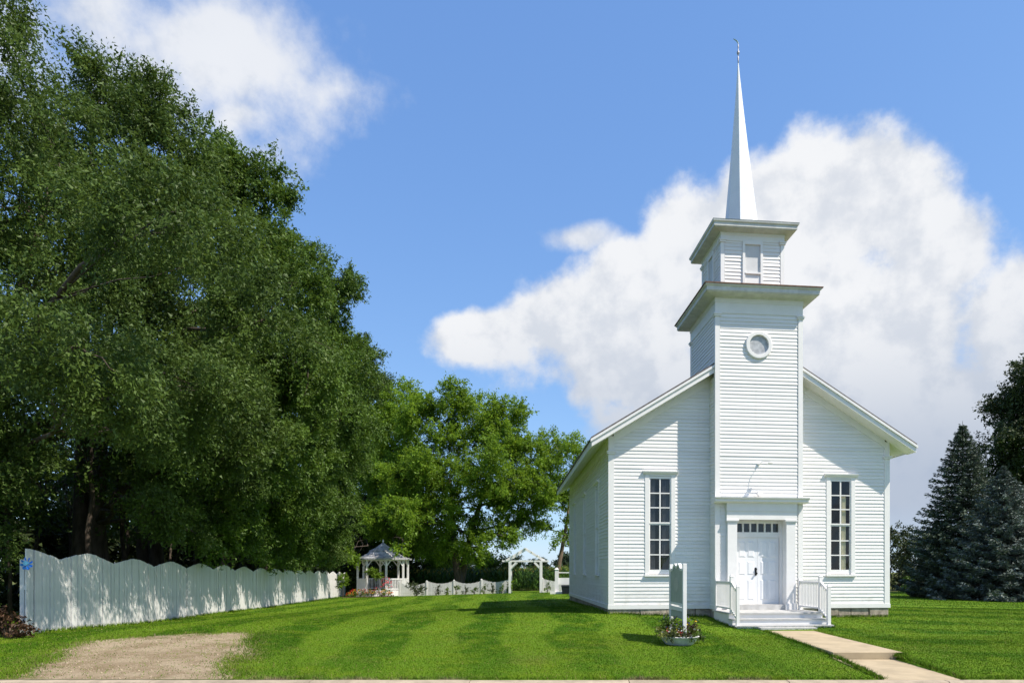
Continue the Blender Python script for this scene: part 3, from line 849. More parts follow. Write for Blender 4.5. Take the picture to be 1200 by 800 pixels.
# --- windows
def window(tc, face, curtain, sidey=None):
    """double-hung window of 2 x 6 panes; face 'front' or 'left'"""
    gw = .595
    def tr(mbv):
        if face == 'front': return mbv
        mbv.v = [(yy, tc_ , zz) for (tc_, yy, zz) in mbv.v]     # swap axes: t->y, y->x
        mbv.f = [f_[::-1] for f_ in mbv.f]
        return mbv
    o0, o1 = tc - .455, tc + .455
    mb = MB(); ins = .16
    mb.box(o0, tc - gw / 2 - .035, -.032, .04, 1.16, 4.06)
    mb.box(tc + gw / 2 + .035, o1, -.032, .04, 1.16, 4.06)
    mb.box(o0, o1, -.0325, .04, 4.06, 4.115)
    w = part(tr(mb), 'window', M_trim)
    mb = MB(); mb.prism([(-.045, 4.115), (-.075, 4.125), (-.10, 4.17), (-.105, 4.195), (0, 4.215), (0, 4.115)], 'x', o0 - .07, o1 + .07); tr(mb).build('cap', M_trim, w)
    mb = MB(); mb.prism([(.05, 1.10), (-.085, 1.10), (-.085, 1.145), (.05, 1.162)], 'x', o0 - .02, o1 + .02); tr(mb).build('sill', M_trim, w)
    # sash frames
    mid = (GW0 + GW1) / 2
    for (z0, z1, yy) in ((GW0 - .13, mid + .02, .006), (mid + .0205, GW1 + .075, -.012)):
        mb = MB()
        mb.box(tc - gw / 2 - .034, tc - gw / 2, yy, yy + .045, z0, z1); mb.box(tc + gw / 2, tc + gw / 2 + .034, yy, yy + .045, z0, z1)
        mb.box(tc - gw / 2, tc + gw / 2, yy + .001, yy + .044, z0, z0 + (.13 if z0 < 2 else .04)); mb.box(tc - gw / 2, tc + gw / 2, yy + .001, yy + .044, z1 - (.075 if z0 > 2 else .04), z1)
        tr(mb).build('sash', M_trim, w)
        g0 = z0 + (.13 if z0 < 2 else .04); g1 = z1 - (.075 if z0 > 2 else .04)
        mb = MB(); mb.box(tc - .019, tc + .019, yy + .004, yy + .041, g0, g1)
        tr(mb).build('muntin', M_trim, w)
        ph = (g1 - g0) / 3
        for i in (1, 2):
            for (a, b) in ((tc - gw / 2, tc - .019), (tc + .019, tc + gw / 2)):
                mb = MB(); mb.box(a, b, yy + .005, yy + .04, g0 + ph * i - .016, g0 + ph * i + .016); tr(mb).build('muntin', M_trim, w)
        for i in range(3):
            for (a, b) in ((tc - gw / 2, tc - .019), (tc + .019, tc + gw / 2)):
                za, zb = g0 + ph * i + (.016 if i else 0), g0 + ph * (i + 1) - (.016 if i < 2 else 0)
                k = random.uniform(-.004, .004); k2 = random.uniform(-.003, .003)
                mb = MB(); ym = yy + .02
                mb.add([(a, ym + k, za), (b, ym, za), (b, ym + k2, zb), (a, ym - k, zb)], [(0, 1, 2, 3)]); tr(mb).build('pane', M_glass, w)
    # shallow near-black box; its colour stands in for the room's shade
    mb = MB()
    a, b, y0, y1, z0, z1 = tc - .42, tc + .42, .053, .62, 1.1, 4.12
    mb.add([(a, y0, z0), (b, y0, z0), (b, y1, z0), (a, y1, z0), (a, y0, z1), (b, y0, z1), (b, y1, z1), (a, y1, z1)], [(0, 1, 2, 3), (7, 6, 5, 4), (1, 5, 6, 2), (2, 6, 7, 3), (3, 7, 4, 0)])
    tr(mb).build('recess', M_dark, w)
    for (a, b, m, z0, z1) in curtain:
        mb = MB(); n = 26
        for i in range(n + 1):
            s = i / n; xx = a + (b - a) * s
            yy = .066 + .007 * math.sin(s * 34 + a) + .004 * math.sin(s * 13)
            mb.v.append((xx, yy, z0)); mb.v.append((xx + .01 * math.sin(s * 9), yy * .96, z1))
        mb.f = [(2 * i, 2 * i + 2, 2 * i + 3, 2 * i + 1) for i in range(n)]
        tr(mb).build('curtain', m, w, smooth=True)
    return w
window(WL, 'front', [(WL - .30, WL - .13, M_curtain, 1.2, 4.05), (WL + .08, WL + .30, M_curtain, 1.2, 4.05)])
window(WR, 'front', [(WR + .02, WR + .20, M_tan, 1.2, 3.52)])
for s_ in SW:
    window(s_, 'left', [(s_ - .29, s_ + .29, M_blind, 1.2, 4.05)])

# --- tower trim
corner(TT0, TF, -1, -1, Z_SIDE + .1, 8.62, w=.11); corner(TT1, TF, 1, -1, Z_SIDE + .1, 8.62, w=.11)
corner(TT0, TD, -1, 1, 6.0, 8.62, w=.11); corner(TT1, TD, 1, 1, 6.0, 8.62, w=.11)
M_cornice = pmat('grey_trim', (.60, .595, .57), rough=.6, var=.12, scale=4, bump=.1, bscale=30)  # slightly greyer, mottled trim for the two cornices
def ring(x0, x1, y0, y1, prof, name, mat=M_trim):
    """mitred moulding round a rectangle: prof = [(outset, z)...]"""
    mb = MB(); n = len(prof)
    cs = [(x0, y0, -1, -1), (x1, y0, 1, -1), (x1, y1, 1, 1), (x0, y1, -1, 1)]
    for (x, y, sx_, sy_) in cs:
        for (o, z) in prof: mb.v.append((x + sx_ * o, y + sy_ * o, z))
    for i in range(4):
        j = (i + 1) % 4
        for k in range(n):
            k2 = (k + 1) % n
            mb.f.append((i * n + k, j * n + k, j * n + k2, i * n + k2))
    return part(mb, name, mat)
ring(TT0, TT1, TF, TD, [(0, 8.72), (.03, 8.72), (.03, 9.02), (.045, 9.02), (.045, 9.14), (0, 9.14)], 'tower_frieze')
ring(TT0, TT1, TF, TD, [(0, 9.14), (.045, 9.14), (.075, 9.165), (.36, 9.20), (.36, 9.215), (.385, 9.225), (.385, 9.33), (.425, 9.36), (.435, 9.415), (0, 9.43)], 'tower_cornice', M_cornice)
BX, BY, BH = 4.27, -.72 + .0, .945         # belfry centre and half width
BX = 4.25; BY = (TF + TD) / 2
mb = MB()
c = .445
a = [(TT0 - c, TF - c, 9.425), (TT1 + c, TF - c, 9.425), (TT1 + c, TD + c, 9.425), (TT0 - c, TD + c, 9.425)]
b = [(BX - BH - .0, BY - BH, 9.72), (BX + BH, BY - BH, 9.72), (BX + BH, BY + BH, 9.72), (BX - BH, BY + BH, 9.72)]
mb.hexa(a, b); mb.hexa([(p[0] + (.012 if p[0] > 4 else -.012), p[1] + (.012 if p[1] > 0 else -.012), 9.395) for p in a], [(p[0] + (.012 if p[0] > 4 else -.012), p[1] + (.012 if p[1] > 0 else -.012), 9.4245) for p in a])
part(mb, 'tower_roof', M_roofbrown)

# belfry
B0, B1, BF, BB = BX - BH, BX + BH, BY - BH, BY + BH
LV = .235                                   # half width of the louvre frame
rows = []; rowsL = []
z = 9.66
while z < 10.96:
    rows.append((z, [(B0 + .1, BX - LV - .07, B0 + .1, BX - LV - .07), (BX + LV + .07, B1 - .1, BX + LV + .07, B1 - .1)]))
    rowsL.append((z, [(.1, BH - LV - .07, .1, BH - LV - .07), (BH + LV + .07, 2 * BH - .1, BH + LV + .07, 2 * BH - .1)]))
    z += EXP
boards((0, BF, 0), (1, 0, 0), (0, -1, 0), rows)
mb = MB(); clap(mb, (B0, BF, 0), (0, 1, 0), (-1, 0, 0), rowsL); clap(mb, (B1, BF, 0), (0, 1, 0), (1, 0, 0), rowsL); clap(mb, (0, BB, 0), (1, 0, 0), (0, 1, 0), rows)
mb.box(B0 + .02, B1 - .02, BF + .02, BB - .02, 9.5, 11.2)
tag(part(mb, 'belfry_siding', M_white), kind='stuff')
for (t, y, a, b) in ((B0, BF, -1, -1), (B1, BF, 1, -1), (B0, BB, -1, 1), (B1, BB, 1, 1)):
    corner(t, y, a, b, 9.62, 10.94, w=.09, p=.028)
def belfry_panel(face):
    m = MB()
    def tr(q):
        if face == 'left':
            q.v = [(B0 + (yy - BF), BY + (xx - BX), zz) for (xx, yy, zz) in q.v]; q.f = [f_[::-1] for f_ in q.f]
        return q
    m.box(BX - LV - .075, BX - LV, BF - .05, BF + .02, 9.62, 11.0); m.box(BX + LV, BX + LV + .075, BF - .05, BF + .02, 9.62, 11.0)
    m.box(BX - LV, BX + LV, BF - .048, BF + .02, 10.90, 11.0); m.box(BX - LV, BX + LV, BF - .065, BF + .02, 10.03, 10.075)
    m.box(BX - LV, BX + LV, BF - .02, BF + .018, 9.62, 10.03)
    o = part(tr(m), 'louvre_frame', M_trim)
    m = MB(); m.box(BX - LV, BX + LV, BF - .005, BF + .015, 10.075, 10.90)
    tr(m).build('louvre_panel', pmat('louvre_grey', (.60, .60, .60), rough=.6, var=.04), o)
belfry_panel('front'); belfry_panel('left')
ring(B0, B1, BF, BB, [(0, 10.99), (.03, 10.99), (.03, 11.16), (.045, 11.17), (.045, 11.22), (0, 11.22)], 'belfry_frieze')
ring(B0, B1, BF, BB, [(0, 11.22), (.045, 11.22), (.07, 11.235), (.29, 11.265), (.29, 11.28), (.31, 11.285), (.31, 11.375), (.345, 11.40), (.355, 11.45), (0, 11.46)], 'belfry_cornice', M_cornice)
mb = MB(); c = .36
a = [(B0 - c, BF - c, 11.455), (B1 + c, BF - c, 11.455), (B1 + c, BB + c, 11.455), (B0 - c, BB + c, 11.455)]
mb.hexa(a, [(BX - .5, BY - .5, 11.66), (BX + .5, BY - .5, 11.66), (BX + .5, BY + .5, 11.66), (BX - .5, BY + .5, 11.66)])
part(mb, 'belfry_roof', M_roof)

# spire: eight faces, a shade out of true
SR, S0, S1 = .545, 11.56, 16.98
lx = -.10
mb = MB(); prof = [(0, 1.0), (.25, .735), (.5, .475), (.75, .235), (.92, .085), (1, .03)]
for (h_, k_) in prof:
    for j in range(8):
        t = R(22.5 + 45 * j)
        mb.v.append((BX + .0 + lx * h_ + SR * k_ * math.cos(t), BY + SR * k_ * math.sin(t), S0 + (S1 - S0) * h_))
for i in range(len(prof) - 1):
    for j in range(8):
        mb.f.append((i * 8 + j, i * 8 + (j + 1) % 8, (i + 1) * 8 + (j + 1) % 8, (i + 1) * 8 + j))
mb.f.append(tuple(range(40, 48)))
spire = part(mb, 'spire', M_spire)
tx, ty = BX + lx, BY
mb = MB(); mb.lathe([(.016, 0), (.018, .12), (.024, .22), (.013, .26), (.012, .3), (.036, .34), (.044, .38), (.036, .42), (.012, .45), (.016, .52), (.022, .58), (.01, .64), (.008, .70)], (tx, ty, S1 - .06), 10)
fin = mb.build('finial', M_iron, spire, smooth=True)
mb = MB(); mb.tube([(tx, ty, S1 + .60), (tx - .04, ty, S1 + .68), (tx - .11, ty, S1 + .72), (tx - .16, ty, S1 + .74)], [.012, .02, .016, .006], 6)
mb.build('finial_scroll', pmat('verdigris', (.25, .38, .33), rough=.6), spire)

# round window
mb = MB(); n = 40
def annulus(mb, r0, r1, ya, yb):
    k = len(mb.v)
    for j in range(n):
        t = 2 * math.pi * j / n
        for (rr_, yy) in ((r1, ya + .012), (r1 - .02, ya), (r0 + .01, ya), (r0, ya + .015), (r0, yb), (r1, yb)):
            mb.v.append((RWC + rr_ * math.cos(t), yy, RWZ + rr_ * math.sin(t)))
    for j in range(n):
        j2 = (j + 1) % n
        for i in range(6):
            mb.f.append((k + j * 6 + i, k + j2 * 6 + i, k + j2 * 6 + (i + 1) % 6, k + j * 6 + (i + 1) % 6))
annulus(mb, .285, RWR, TF - .075, TF + .02)
rw = part(mb, 'round_window', M_trim)
mb = MB(); mb.v = [(RWC + .29 * math.cos(2 * math.pi * j / n), TF - .012, RWZ + .29 * math.sin(2 * math.pi * j / n)) for j in range(n)]; mb.f = [tuple(range(n))]
mb.build('pane', M_frost, rw)
# --- portico / door surround
PF = TF - .13                              # face of the pilasters
DY = TF + .25                              # door plane
PL0, PL1, PR0, PR1 = 3.335, 3.62, 5.095, 5.38
ZT = .285                                  # threshold
for (a, b) in ((PL0, PL1), (PR0, PR1)):
    mb = MB(); mb.box(a, b, PF, TF + .02, .14, 2.66); p_ = part(mb, 'pilaster', M_trim, bevel=.004)
    mb = MB(); mb.box(a - .025, b + .025, PF - .025, TF, .141, .32); mb.build('pilaster_base', M_trim, p_)
    mb = MB(); mb.box(a - .02, b + .02, PF - .022, TF, 2.66, 2.70); mb.box(a - .04, b + .04, PF - .042, TF, 2.70, 2.745); mb.build('pilaster_capital', M_trim, p_)
mb = MB(); mb.box(PL0 - .03, PR1 + .03, PF - .012, TF + .02, 2.745, 2.985); ent = part(mb, 'entablature', M_trim)
mb = MB(); mb.box(PL0 - .035, PR1 + .035, PF - .035, TF + .02, 2.985, 3.215); mb.build('frieze', M_trim, ent)
mb = MB(); mb.prism([(TF + .02, 3.215), (PF - .045, 3.215), (PF - .07, 3.235), (PF - .16, 3.25), (PF - .16, 3.31), (PF - .20, 3.335), (PF - .21, 3.365), (TF - .02, 3.40), (TF + .02, 3.40)], 'x', TT0 - .11, TT1 + .11); mb.build('cornice', M_trim, ent)
# reveals and lintel of the door recess
mb = MB(); mb.box(PL1 - .10, PL1 - .002, TF + .021, DY + .05, .14, 2.744); part(mb, 'door_jamb', M_trim)
mb = MB(); mb.box(PR0 + .002, PR0 + .10, TF + .021, DY + .05, .14, 2.744); part(mb, 'door_jamb', M_trim)
mb = MB(); mb.box(PR0 - .075, PR0, DY - .10, DY - .04, ZT, 2.742); part(mb, 'door_casing', M_trim)
mb = MB(); mb.box(PL1, PL1 + .075, DY - .10, DY - .04, ZT, 2.742); part(mb, 'door_casing', M_trim)
mb = MB(); mb.box(PL1 - .1, PR0 + .1, TF + .021, DY + .05, 2.744, 2.80); part(mb, 'door_head', M_trim)
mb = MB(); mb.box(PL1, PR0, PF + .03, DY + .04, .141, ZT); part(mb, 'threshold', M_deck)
D0, D1 = PL1 + .075, PR0 - .075
mb = MB(); mb.box(D0 - .001, D1 + .001, DY - .06, DY + .03, 2.245, 2.40); tb_ = part(mb, 'transom_bar', M_trim)
mb = MB()
mb.box(D0, D1, DY - .05, DY + .02, 2.655, 2.74)
tm = part(mb, 'transom', M_trim)
pw = (D1 - D0) / 6
for i in range(7):
    mb = MB(); x_ = D0 + pw * i; mb.box(max(D0, x_ - .022), min(D1, x_ + .022), DY - .045, DY + .015, 2.40, 2.655); mb.build('muntin', M_trim, tm)
    if i < 6:
        mb = MB(); mb.add([(x_ + .022, DY - .01, 2.40), (x_ + pw - .022, DY - .01, 2.40), (x_ + pw - .022, DY - .008, 2.655), (x_ + .022, DY - .008, 2.655)], [(0, 1, 2, 3)]); mb.build('pane', M_glass, tm)
mb = MB(); mb.box(D0, D1, DY + .03, DY + .3, 2.38, 2.75); mb.build('recess', M_dark, tm)  # closed dark box, room shade behind the transom put into its colour
dm = (D0 + D1) / 2
for (a, b, sgn) in ((D0, dm - .003, 1), (dm + .003, D1, -1)):
    mb = MB(); mb.box(a, b, DY - .02, DY + .03, ZT + .005, 2.243)
    dr = part(mb, 'door', M_door)
    for (z0, z1) in ((ZT + .12, ZT + .72), (ZT + .86, 1.55), (1.66, 2.13)):
        w_ = b - a; mid_ = (a + b) / 2
        for (q0, q1) in ((a + .09, mid_ - .03), (mid_ + .03, b - .09)):
            mb = MB()
            # raised panel with sunken moulding
            mb.hexa([(q0, DY - .0205, z0), (q1, DY - .0205, z0), (q1, DY - .0205, z1), (q0, DY - .0205, z1)], [(q0 + .035, DY - .034, z0 + .035), (q1 - .035, DY - .034, z0 + .035), (q1 - .035, DY - .034, z1 - .035), (q0 + .035, DY - .034, z1 - .035)])
            mb.build('panel', M_door, dr)
    if sgn == 1:
        mb = MB(); mb.box(b - .075, b - .02, DY - .035, DY - .0202, 1.13, 1.36)
        pl = mb.build('handle_plate', M_metal, dr)
        mb = MB(); mb.tube([(b - .048, DY - .034, 1.19), (b - .048, DY - .09, 1.19)], [.018, .034], 10); mb.build('knob', M_metal, dr)
        mb = MB(); mb.tube([(b - .048, DY - .034, 1.31), (b - .048, DY - .07, 1.31)], [.02, .026], 10); mb.build('lock', M_metal, dr)

# lamps on the tower
def flood(t, z, reach, dx):
    mb = MB(); mb.tube([(t, TF - .01, z), (t + dx * .3, TF - reach * .6, z + .06), (t + dx, TF - reach, z + .03)], [.009, .009, .009], 8)
    a = part(mb, 'lamp_arm', M_trim)
    mb = MB(); mb.lathe([(.015, .035), (.03, .03), (.07, .01), (.075, .0), (.068, .0), (.02, .015)], (t + dx, TF - reach, z - .02), 18); mb.build('lamp_shade', M_trim, a, smooth=True)
    mb = MB(); mb.lathe([(.05, .02), (.05, .0), (.03, -.02)], (t, TF - .03, z - .0), 12); mb.build('lamp_base', M_trim, a)
flood(4.30, 4.36, .36, .22)
mb = MB(); mb.box(4.24, 4.34, TF - .20, TF - .08, 3.42, 3.47); fl = part(mb, 'floodlight', M_trim)
mb = MB(); mb.hexa([(4.20, TF - .20, 3.46), (4.36, TF - .20, 3.46), (4.36, TF - .09, 3.46), (4.20, TF - .09, 3.46)], [(4.23, TF - .18, 3.55), (4.33, TF - .18, 3.55), (4.33, TF - .10, 3.55), (4.23, TF - .10, 3.55)]); mb.build('floodlight_head', M_trim, fl)

# --- porch: platform, steps, railings
GB = -.34
mb = MB()
T0, T1 = 2.93, 5.56
nb = 12
for i in range(nb):                        # deck boards run across
    y1 = PF + .10 - (2.06 + PF + .10) * i / nb; y0 = PF + .10 - (2.06 + PF + .10) * (i + 1) / nb + .006
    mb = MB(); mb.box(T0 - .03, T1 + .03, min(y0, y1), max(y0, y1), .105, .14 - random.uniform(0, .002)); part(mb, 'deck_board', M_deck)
mb = MB(); mb.box(T0, T1, -2.0, PF, GB, .104); part(mb, 'porch_base', M_trim)
for (zt, yf, yb) in ((-.012, -2.33, -2.001), (-.165, -2.60, -2.331)):
    mb = MB(); mb.box(T0, T1, yf + .03, yb, GB - .1, zt - .032); st = part(mb, 'step_riser', M_trim)
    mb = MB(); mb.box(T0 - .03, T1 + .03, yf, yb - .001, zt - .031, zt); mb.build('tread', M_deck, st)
mb = MB(); xa, ya = cw(0, 0)
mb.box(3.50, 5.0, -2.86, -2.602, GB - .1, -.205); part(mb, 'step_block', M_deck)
def rail_side(t):
    posts = [(-.74, .14, .99), (-2.02, .14, 1.10), (-2.50, -.165, .84)]
    rl = None
    for (y_, z0, z1) in posts:
        mb = MB(); mb.box(t - .042, t + .042, y_ - .042, y_ + .042, z0, z1)
        mb.hexa([(t - .05, y_ - .05, z1), (t + .05, y_ - .05, z1), (t + .05, y_ + .05, z1), (t - .05, y_ + .05, z1)], [(t - .012, y_ - .012, z1 + .06), (t + .012, y_ - .012, z1 + .06), (t + .012, y_ + .012, z1 + .06), (t - .012, y_ + .012, z1 + .06)])
        o = mb.build('railing' if rl is None else 'post', M_trim, church if rl is None else rl)
        if rl is None: rl = o
    segs = [((-.70, .955), (-1.98, .955), (-.70, .25), (-1.98, .25), 13), ((-2.06, .95), (-2.46, .73), (-2.06, .21), (-2.46, .0), 4)]
    for (a, b, c_, d, nbal) in segs:
        mb = MB(); mb.bar((t, a[0], a[1]), (t, b[0], b[1]), .055, .045); mb.build('top_rail', M_trim, rl)
        mb = MB(); mb.bar((t, c_[0], c_[1]), (t, d[0], d[1]), .045, .045); mb.build('bottom_rail', M_trim, rl)
        for i in range(nbal):
            s = (i + .5) / nbal
            y_ = a[0] + (b[0] - a[0]) * s; z1 = a[1] + (b[1] - a[1]) * s - .02; z0 = c_[1] + (d[1] - c_[1]) * s + .02
            mb = MB(); mb.box(t - .016, t + .016, y_ - .016, y_ + .016, z0, z1); mb.build('baluster', M_trim, rl)
rail_side(3.0); rail_side(5.49)

# ================================================================== TREES
def rand_dirs(n):
    return unit(rng.normal(0, 1, (n, 3)))

def crown_geo(lobes, sprays_k, per, spread, leaf, droop=.25, shell=.45, flat=.8, clump=.325):
    """leaf triangles: every lobe (centre, radius) holds clumps, every clump sprays, every spray leaves"""
    Vs, tips, tot = [], [], 0
    for (c, r) in lobes:
        c = np.array(c); n = max(8, int(sprays_k * r * r))
        ns = int(9 + 4 * r)
        sd_ = rand_dirs(ns); sc_r = r * rng.uniform(.50, .86, ns); sub = sd_ * sc_r[:, None]; srad = r * clump * rng.uniform(.7, 1.25, ns)
        which = rng.integers(0, ns, n)
        d = rand_dirs(n)
        local = sub[which] + d * (srad[which] * rng.random(n) ** .45)[:, None]
        inner = rng.random(n) < .16
        local[inner] = d[inner] * (r * rng.uniform(.1, .8, inner.sum()))[:, None]
        p = c + local * np.array([1, 1, flat])
        out = unit(unit(local) * .7 + d * .6 + np.array([0, 0, -droop]) + rng.normal(0, .3, (n, 3)))
        tips.append(p)
        m = rng.poisson(per, n).clip(4)
        ii = np.repeat(np.arange(n), m); N = len(ii)
        along = (rng.random(N) - .35) * spread * 1.7
        sz = rng.uniform(.7, 1.3, n)[ii]
        q = p[ii] + out[ii] * (along * sz)[:, None] + rng.normal(0, spread * .28, (N, 3)) * sz[:, None]
        q[:, 2] -= droop * along ** 2 * .6
        D = unit(out[ii] * .8 + rng.normal(0, .75, (N, 3)) + np.array([0, 0, -.25]))
        Nn = unit(rng.normal(0, .8, (N, 3)) + np.array([0, 0, .9]))
        L = (leaf * rng.uniform(.55, 1.45, N))[:, None]; S = unit(np.cross(D, Nn)) * L * rng.uniform(.42, .70, (N, 1)) * .5
        Vs.append(np.stack([q - D * L * .45 - S, q - D * L * .35 + S, q + D * L * .6], 1).reshape(-1, 3))
    V = np.concatenate(Vs)
    return V, np.arange(len(V)).reshape(-1, 3), tips

def limb(mb, a, b, r0, r1, n=6, sag=.12, sides=6, wig=.06):
    a, b = Vector(a), Vector(b); L = (b - a).length
    pts, rr_ = [], []
    for i in range(n + 1):
        s = i / n
        p = a.lerp(b, s)
        p.z += math.sin(s * math.pi) * L * sag
        if 0 < i < n: p += Vector([random.uniform(-1, 1) * wig * L * .5 for _ in range(3)])
        pts.append(p); rr_.append(r0 + (r1 - r0) * s ** .8)
    mb.tube(pts, rr_, sides)
    return pts

def tree(name, label, base, top, trunk_r, lobes, mat, bark, cat='tree', group=None, k=30, per=26, spread=.45, leaf=.12, twigs=10, trunk_to=None, droop=.25, flat=.85, stems=1, low=.18):
    bx, by, bz = base
    root = empty(name, base); tag(root, label, cat, group)
    mb = MB()
    tops = trunk_to or [(bx + random.uniform(-.4, .4), by + random.uniform(-.4, .4), bz + top * .8)]
    allp = []
    for tp in tops:
        o = Vector((0, 0, -.3)) if len(tops) == 1 else Vector((random.uniform(-.5, .5), random.uniform(-.5, .5), -.3))
        b_ = Vector(tp) - Vector(base); n = 9; pts, rr_ = [], []
        for i in range(n + 1):
            s = i / n; p = o.lerp(b_, s) + Vector((math.sin(s * 5 + bx) * .12, math.cos(s * 4 + by) * .12, 0))
            pts.append(p); rr_.append(trunk_r * (1.45 if i == 0 else 1.0) * (1 - .82 * s ** .9))
        mb.tube(pts, rr_, 9); allp += [(p, q) for p, q in zip(pts, rr_)]
    V, Fq, tips = crown_geo([(np.array(c) - np.array(base), r) for c, r in lobes], k, per, spread, leaf, droop, flat=flat)
    for (c, r), tp in zip(lobes, tips):
        cl = Vector(c) - Vector(base)
        # leave the trunk well below the lobe
        cand = [(p, q) for p, q in allp if p.z < cl.z - .15 * (cl.xy - p.xy).length and p.z > top * low]
        if not cand: cand = [min(allp, key=lambda a: (a[0] - cl).length)]
        p, q = max(cand, key=lambda a: a[0].z - random.uniform(0, 1.5))
        r0 = min(q * .75, .05 + .035 * r); 
        lp = limb(mb, p, cl, r0, r0 * .35, 6, .06)
        for _ in range(twigs):
            t_ = Vector(tp[random.randrange(len(tp))]); s_ = lp[random.randint(2, 6)]
            limb(mb, s_, t_, r0 * .28, .008, 4, .05, 4, .10)
    mb.build('trunk', bark, root, smooth=True)
    cr = mesh_np('crown', V, Fq, mat, root)
    return root

def fx(Y):                                   # line of the long white fence
    return -12.36 - .1575 * (Y - 17.2)
PLANE = .60                                  # sun plane through the fence foot: crowns stay behind it
def lobe_px(px, py, rpx, Y0, Ymax):
    Y = Y0
    while Y < Ymax:
        r = rpx * Y / F; p = at(px, py, Y); o_ = p.x - fx(Y)
        if o_ <= PLANE * (p.z + .3) - 1.05 * r: break
        Y += .4
    r = rpx * Y / F
    return (tuple(at(px, py, Y)), r)

ELMS = [
    dict(lab='huge green tree by the fence end beside the street, its top out of view', b=(-16.6, 18.5), top=17, tr=.34, k=84, leaf=.080, O=[(13.2, 5.6, 1.6), (14.8, 5.0, 1.5), (13.8, 8.2, 1.7), (16.4, 6.0, 1.6), (17.6, 4.9, 1.3)], mat=L_elm, Y=(17, 21),
         L=[(-60, -10, 95), (-8, 12, 40), (-20, 110, 95), (50, 130, 75), (-40, 230, 100), (45, 245, 90), (95, 320, 70), (5, 350, 95), (60, 420, 70), (-35, 470, 90), (5, 540, 60), (-30, 600, 70)]),
    dict(lab='tall broad green tree second along the fence from the street', b=(-16.8, 23.5), top=18, tr=.32, k=66, leaf=.10, H=[(195, 600, 36), (225, 622, 34), (170, 585, 30)], O=[(18.8, 6.2, 1.7), (20.6, 5.2, 1.6), (22.4, 6.0, 1.7), (20.0, 8.6, 1.9), (23.6, 4.4, 1.3)], mat=L_elm, Y=(22, 26),
         L=[(115, 105, 55), (160, 110, 52), (185, 130, 50), (110, 190, 85), (190, 195, 80), (100, 290, 90), (185, 280, 95), (150, 380, 90), (235, 360, 85), (165, 470, 75), (245, 455, 80), (205, 545, 55)]),
    dict(lab='tall green tree with fresh leafy top, third along the fence', b=(-17.4, 28.5), top=18.5, tr=.32, H=[(252, 630, 34), (285, 632, 34), (268, 600, 40), (305, 640, 26)], O=[(24.8, 5.8, 1.8), (26.8, 5.0, 1.7), (28.6, 6.2, 1.8), (25.4, 8.8, 2.0), (29.8, 4.2, 1.4)], mat=L_elm2, Y=(27, 31),
         L=[(235, 195, 62), (285, 215, 48), (318, 210, 40), (270, 290, 80), (322, 285, 45), (330, 340, 62), (295, 410, 85), (355, 420, 60), (275, 510, 75), (335, 515, 70), (235, 585, 48), (295, 605, 42), (340, 590, 48)]),
    dict(lab='leaning green tree with drooping boughs, fourth along the fence', b=(-18.3, 35), top=16, tr=.28, H=[(325, 640, 28), (345, 645, 24), (335, 610, 34), (362, 640, 24)], O=[(31.0, 5.4, 1.8), (33.2, 4.6, 1.6), (35.4, 5.6, 1.9), (33.0, 8.6, 2.0), (37.0, 4.2, 1.5)], mat=L_elm2, Y=(34, 40),
         L=[(350, 300, 42), (375, 350, 52), (402, 335, 34), (385, 420, 62), (412, 420, 42), (360, 490, 65), (405, 500, 60), (375, 560, 55), (350, 610, 38), (385, 625, 36)]),
    dict(lab='feathery green tree nearest the gazebo, last along the fence', b=(-20, 43.5), top=13, tr=.26, H=[(378, 645, 24), (390, 650, 18), (372, 615, 30)], O=[(38.6, 5.0, 1.8), (40.5, 4.2, 1.6)], mat=L_elm, Y=(43, 52),
         L=[(425, 412, 38), (438, 445, 30), (408, 470, 44), (398, 520, 44), (385, 575, 38), (392, 625, 26)]),
]
for e in ELMS:
    lobes = [lobe_px(a - 6, b + 4, c * 1.04, e['Y'][0], e['Y'][1]) for a, b, c in e['L']]
    for (hp, hy, hr) in e.get('H', []):       # low boughs drooping onto the fence top
        Yh = 9.05 / ((PX - hp) / F - .1575); lobes.append((tuple(at(hp, hy, Yh)), hr * Yh / F))
    for (oy, oh, orr) in e['O']:              # boughs hanging over the fence toward the lawn
        lobes.append(((fx(oy) + .64 * (oh + .25) + .14 - 1.12 * orr, oy, oh), orr))
    bx, by = e['b']
    tops = [(bx + random.uniform(-1.5, 2.0), by + random.uniform(-1.5, 1.5), e['top'] * random.uniform(.7, .95)) for _ in range(3)]
    tree('elm_tree', e['lab'], (bx, by, g(bx, by)), e['top'], e['tr'], lobes, e['mat'], M_bark, group='big trees behind the white fence',
         k=e.get('k', 58), per=46, spread=.34, leaf=e.get('leaf', .125), twigs=6, trunk_to=tops, droop=.35)
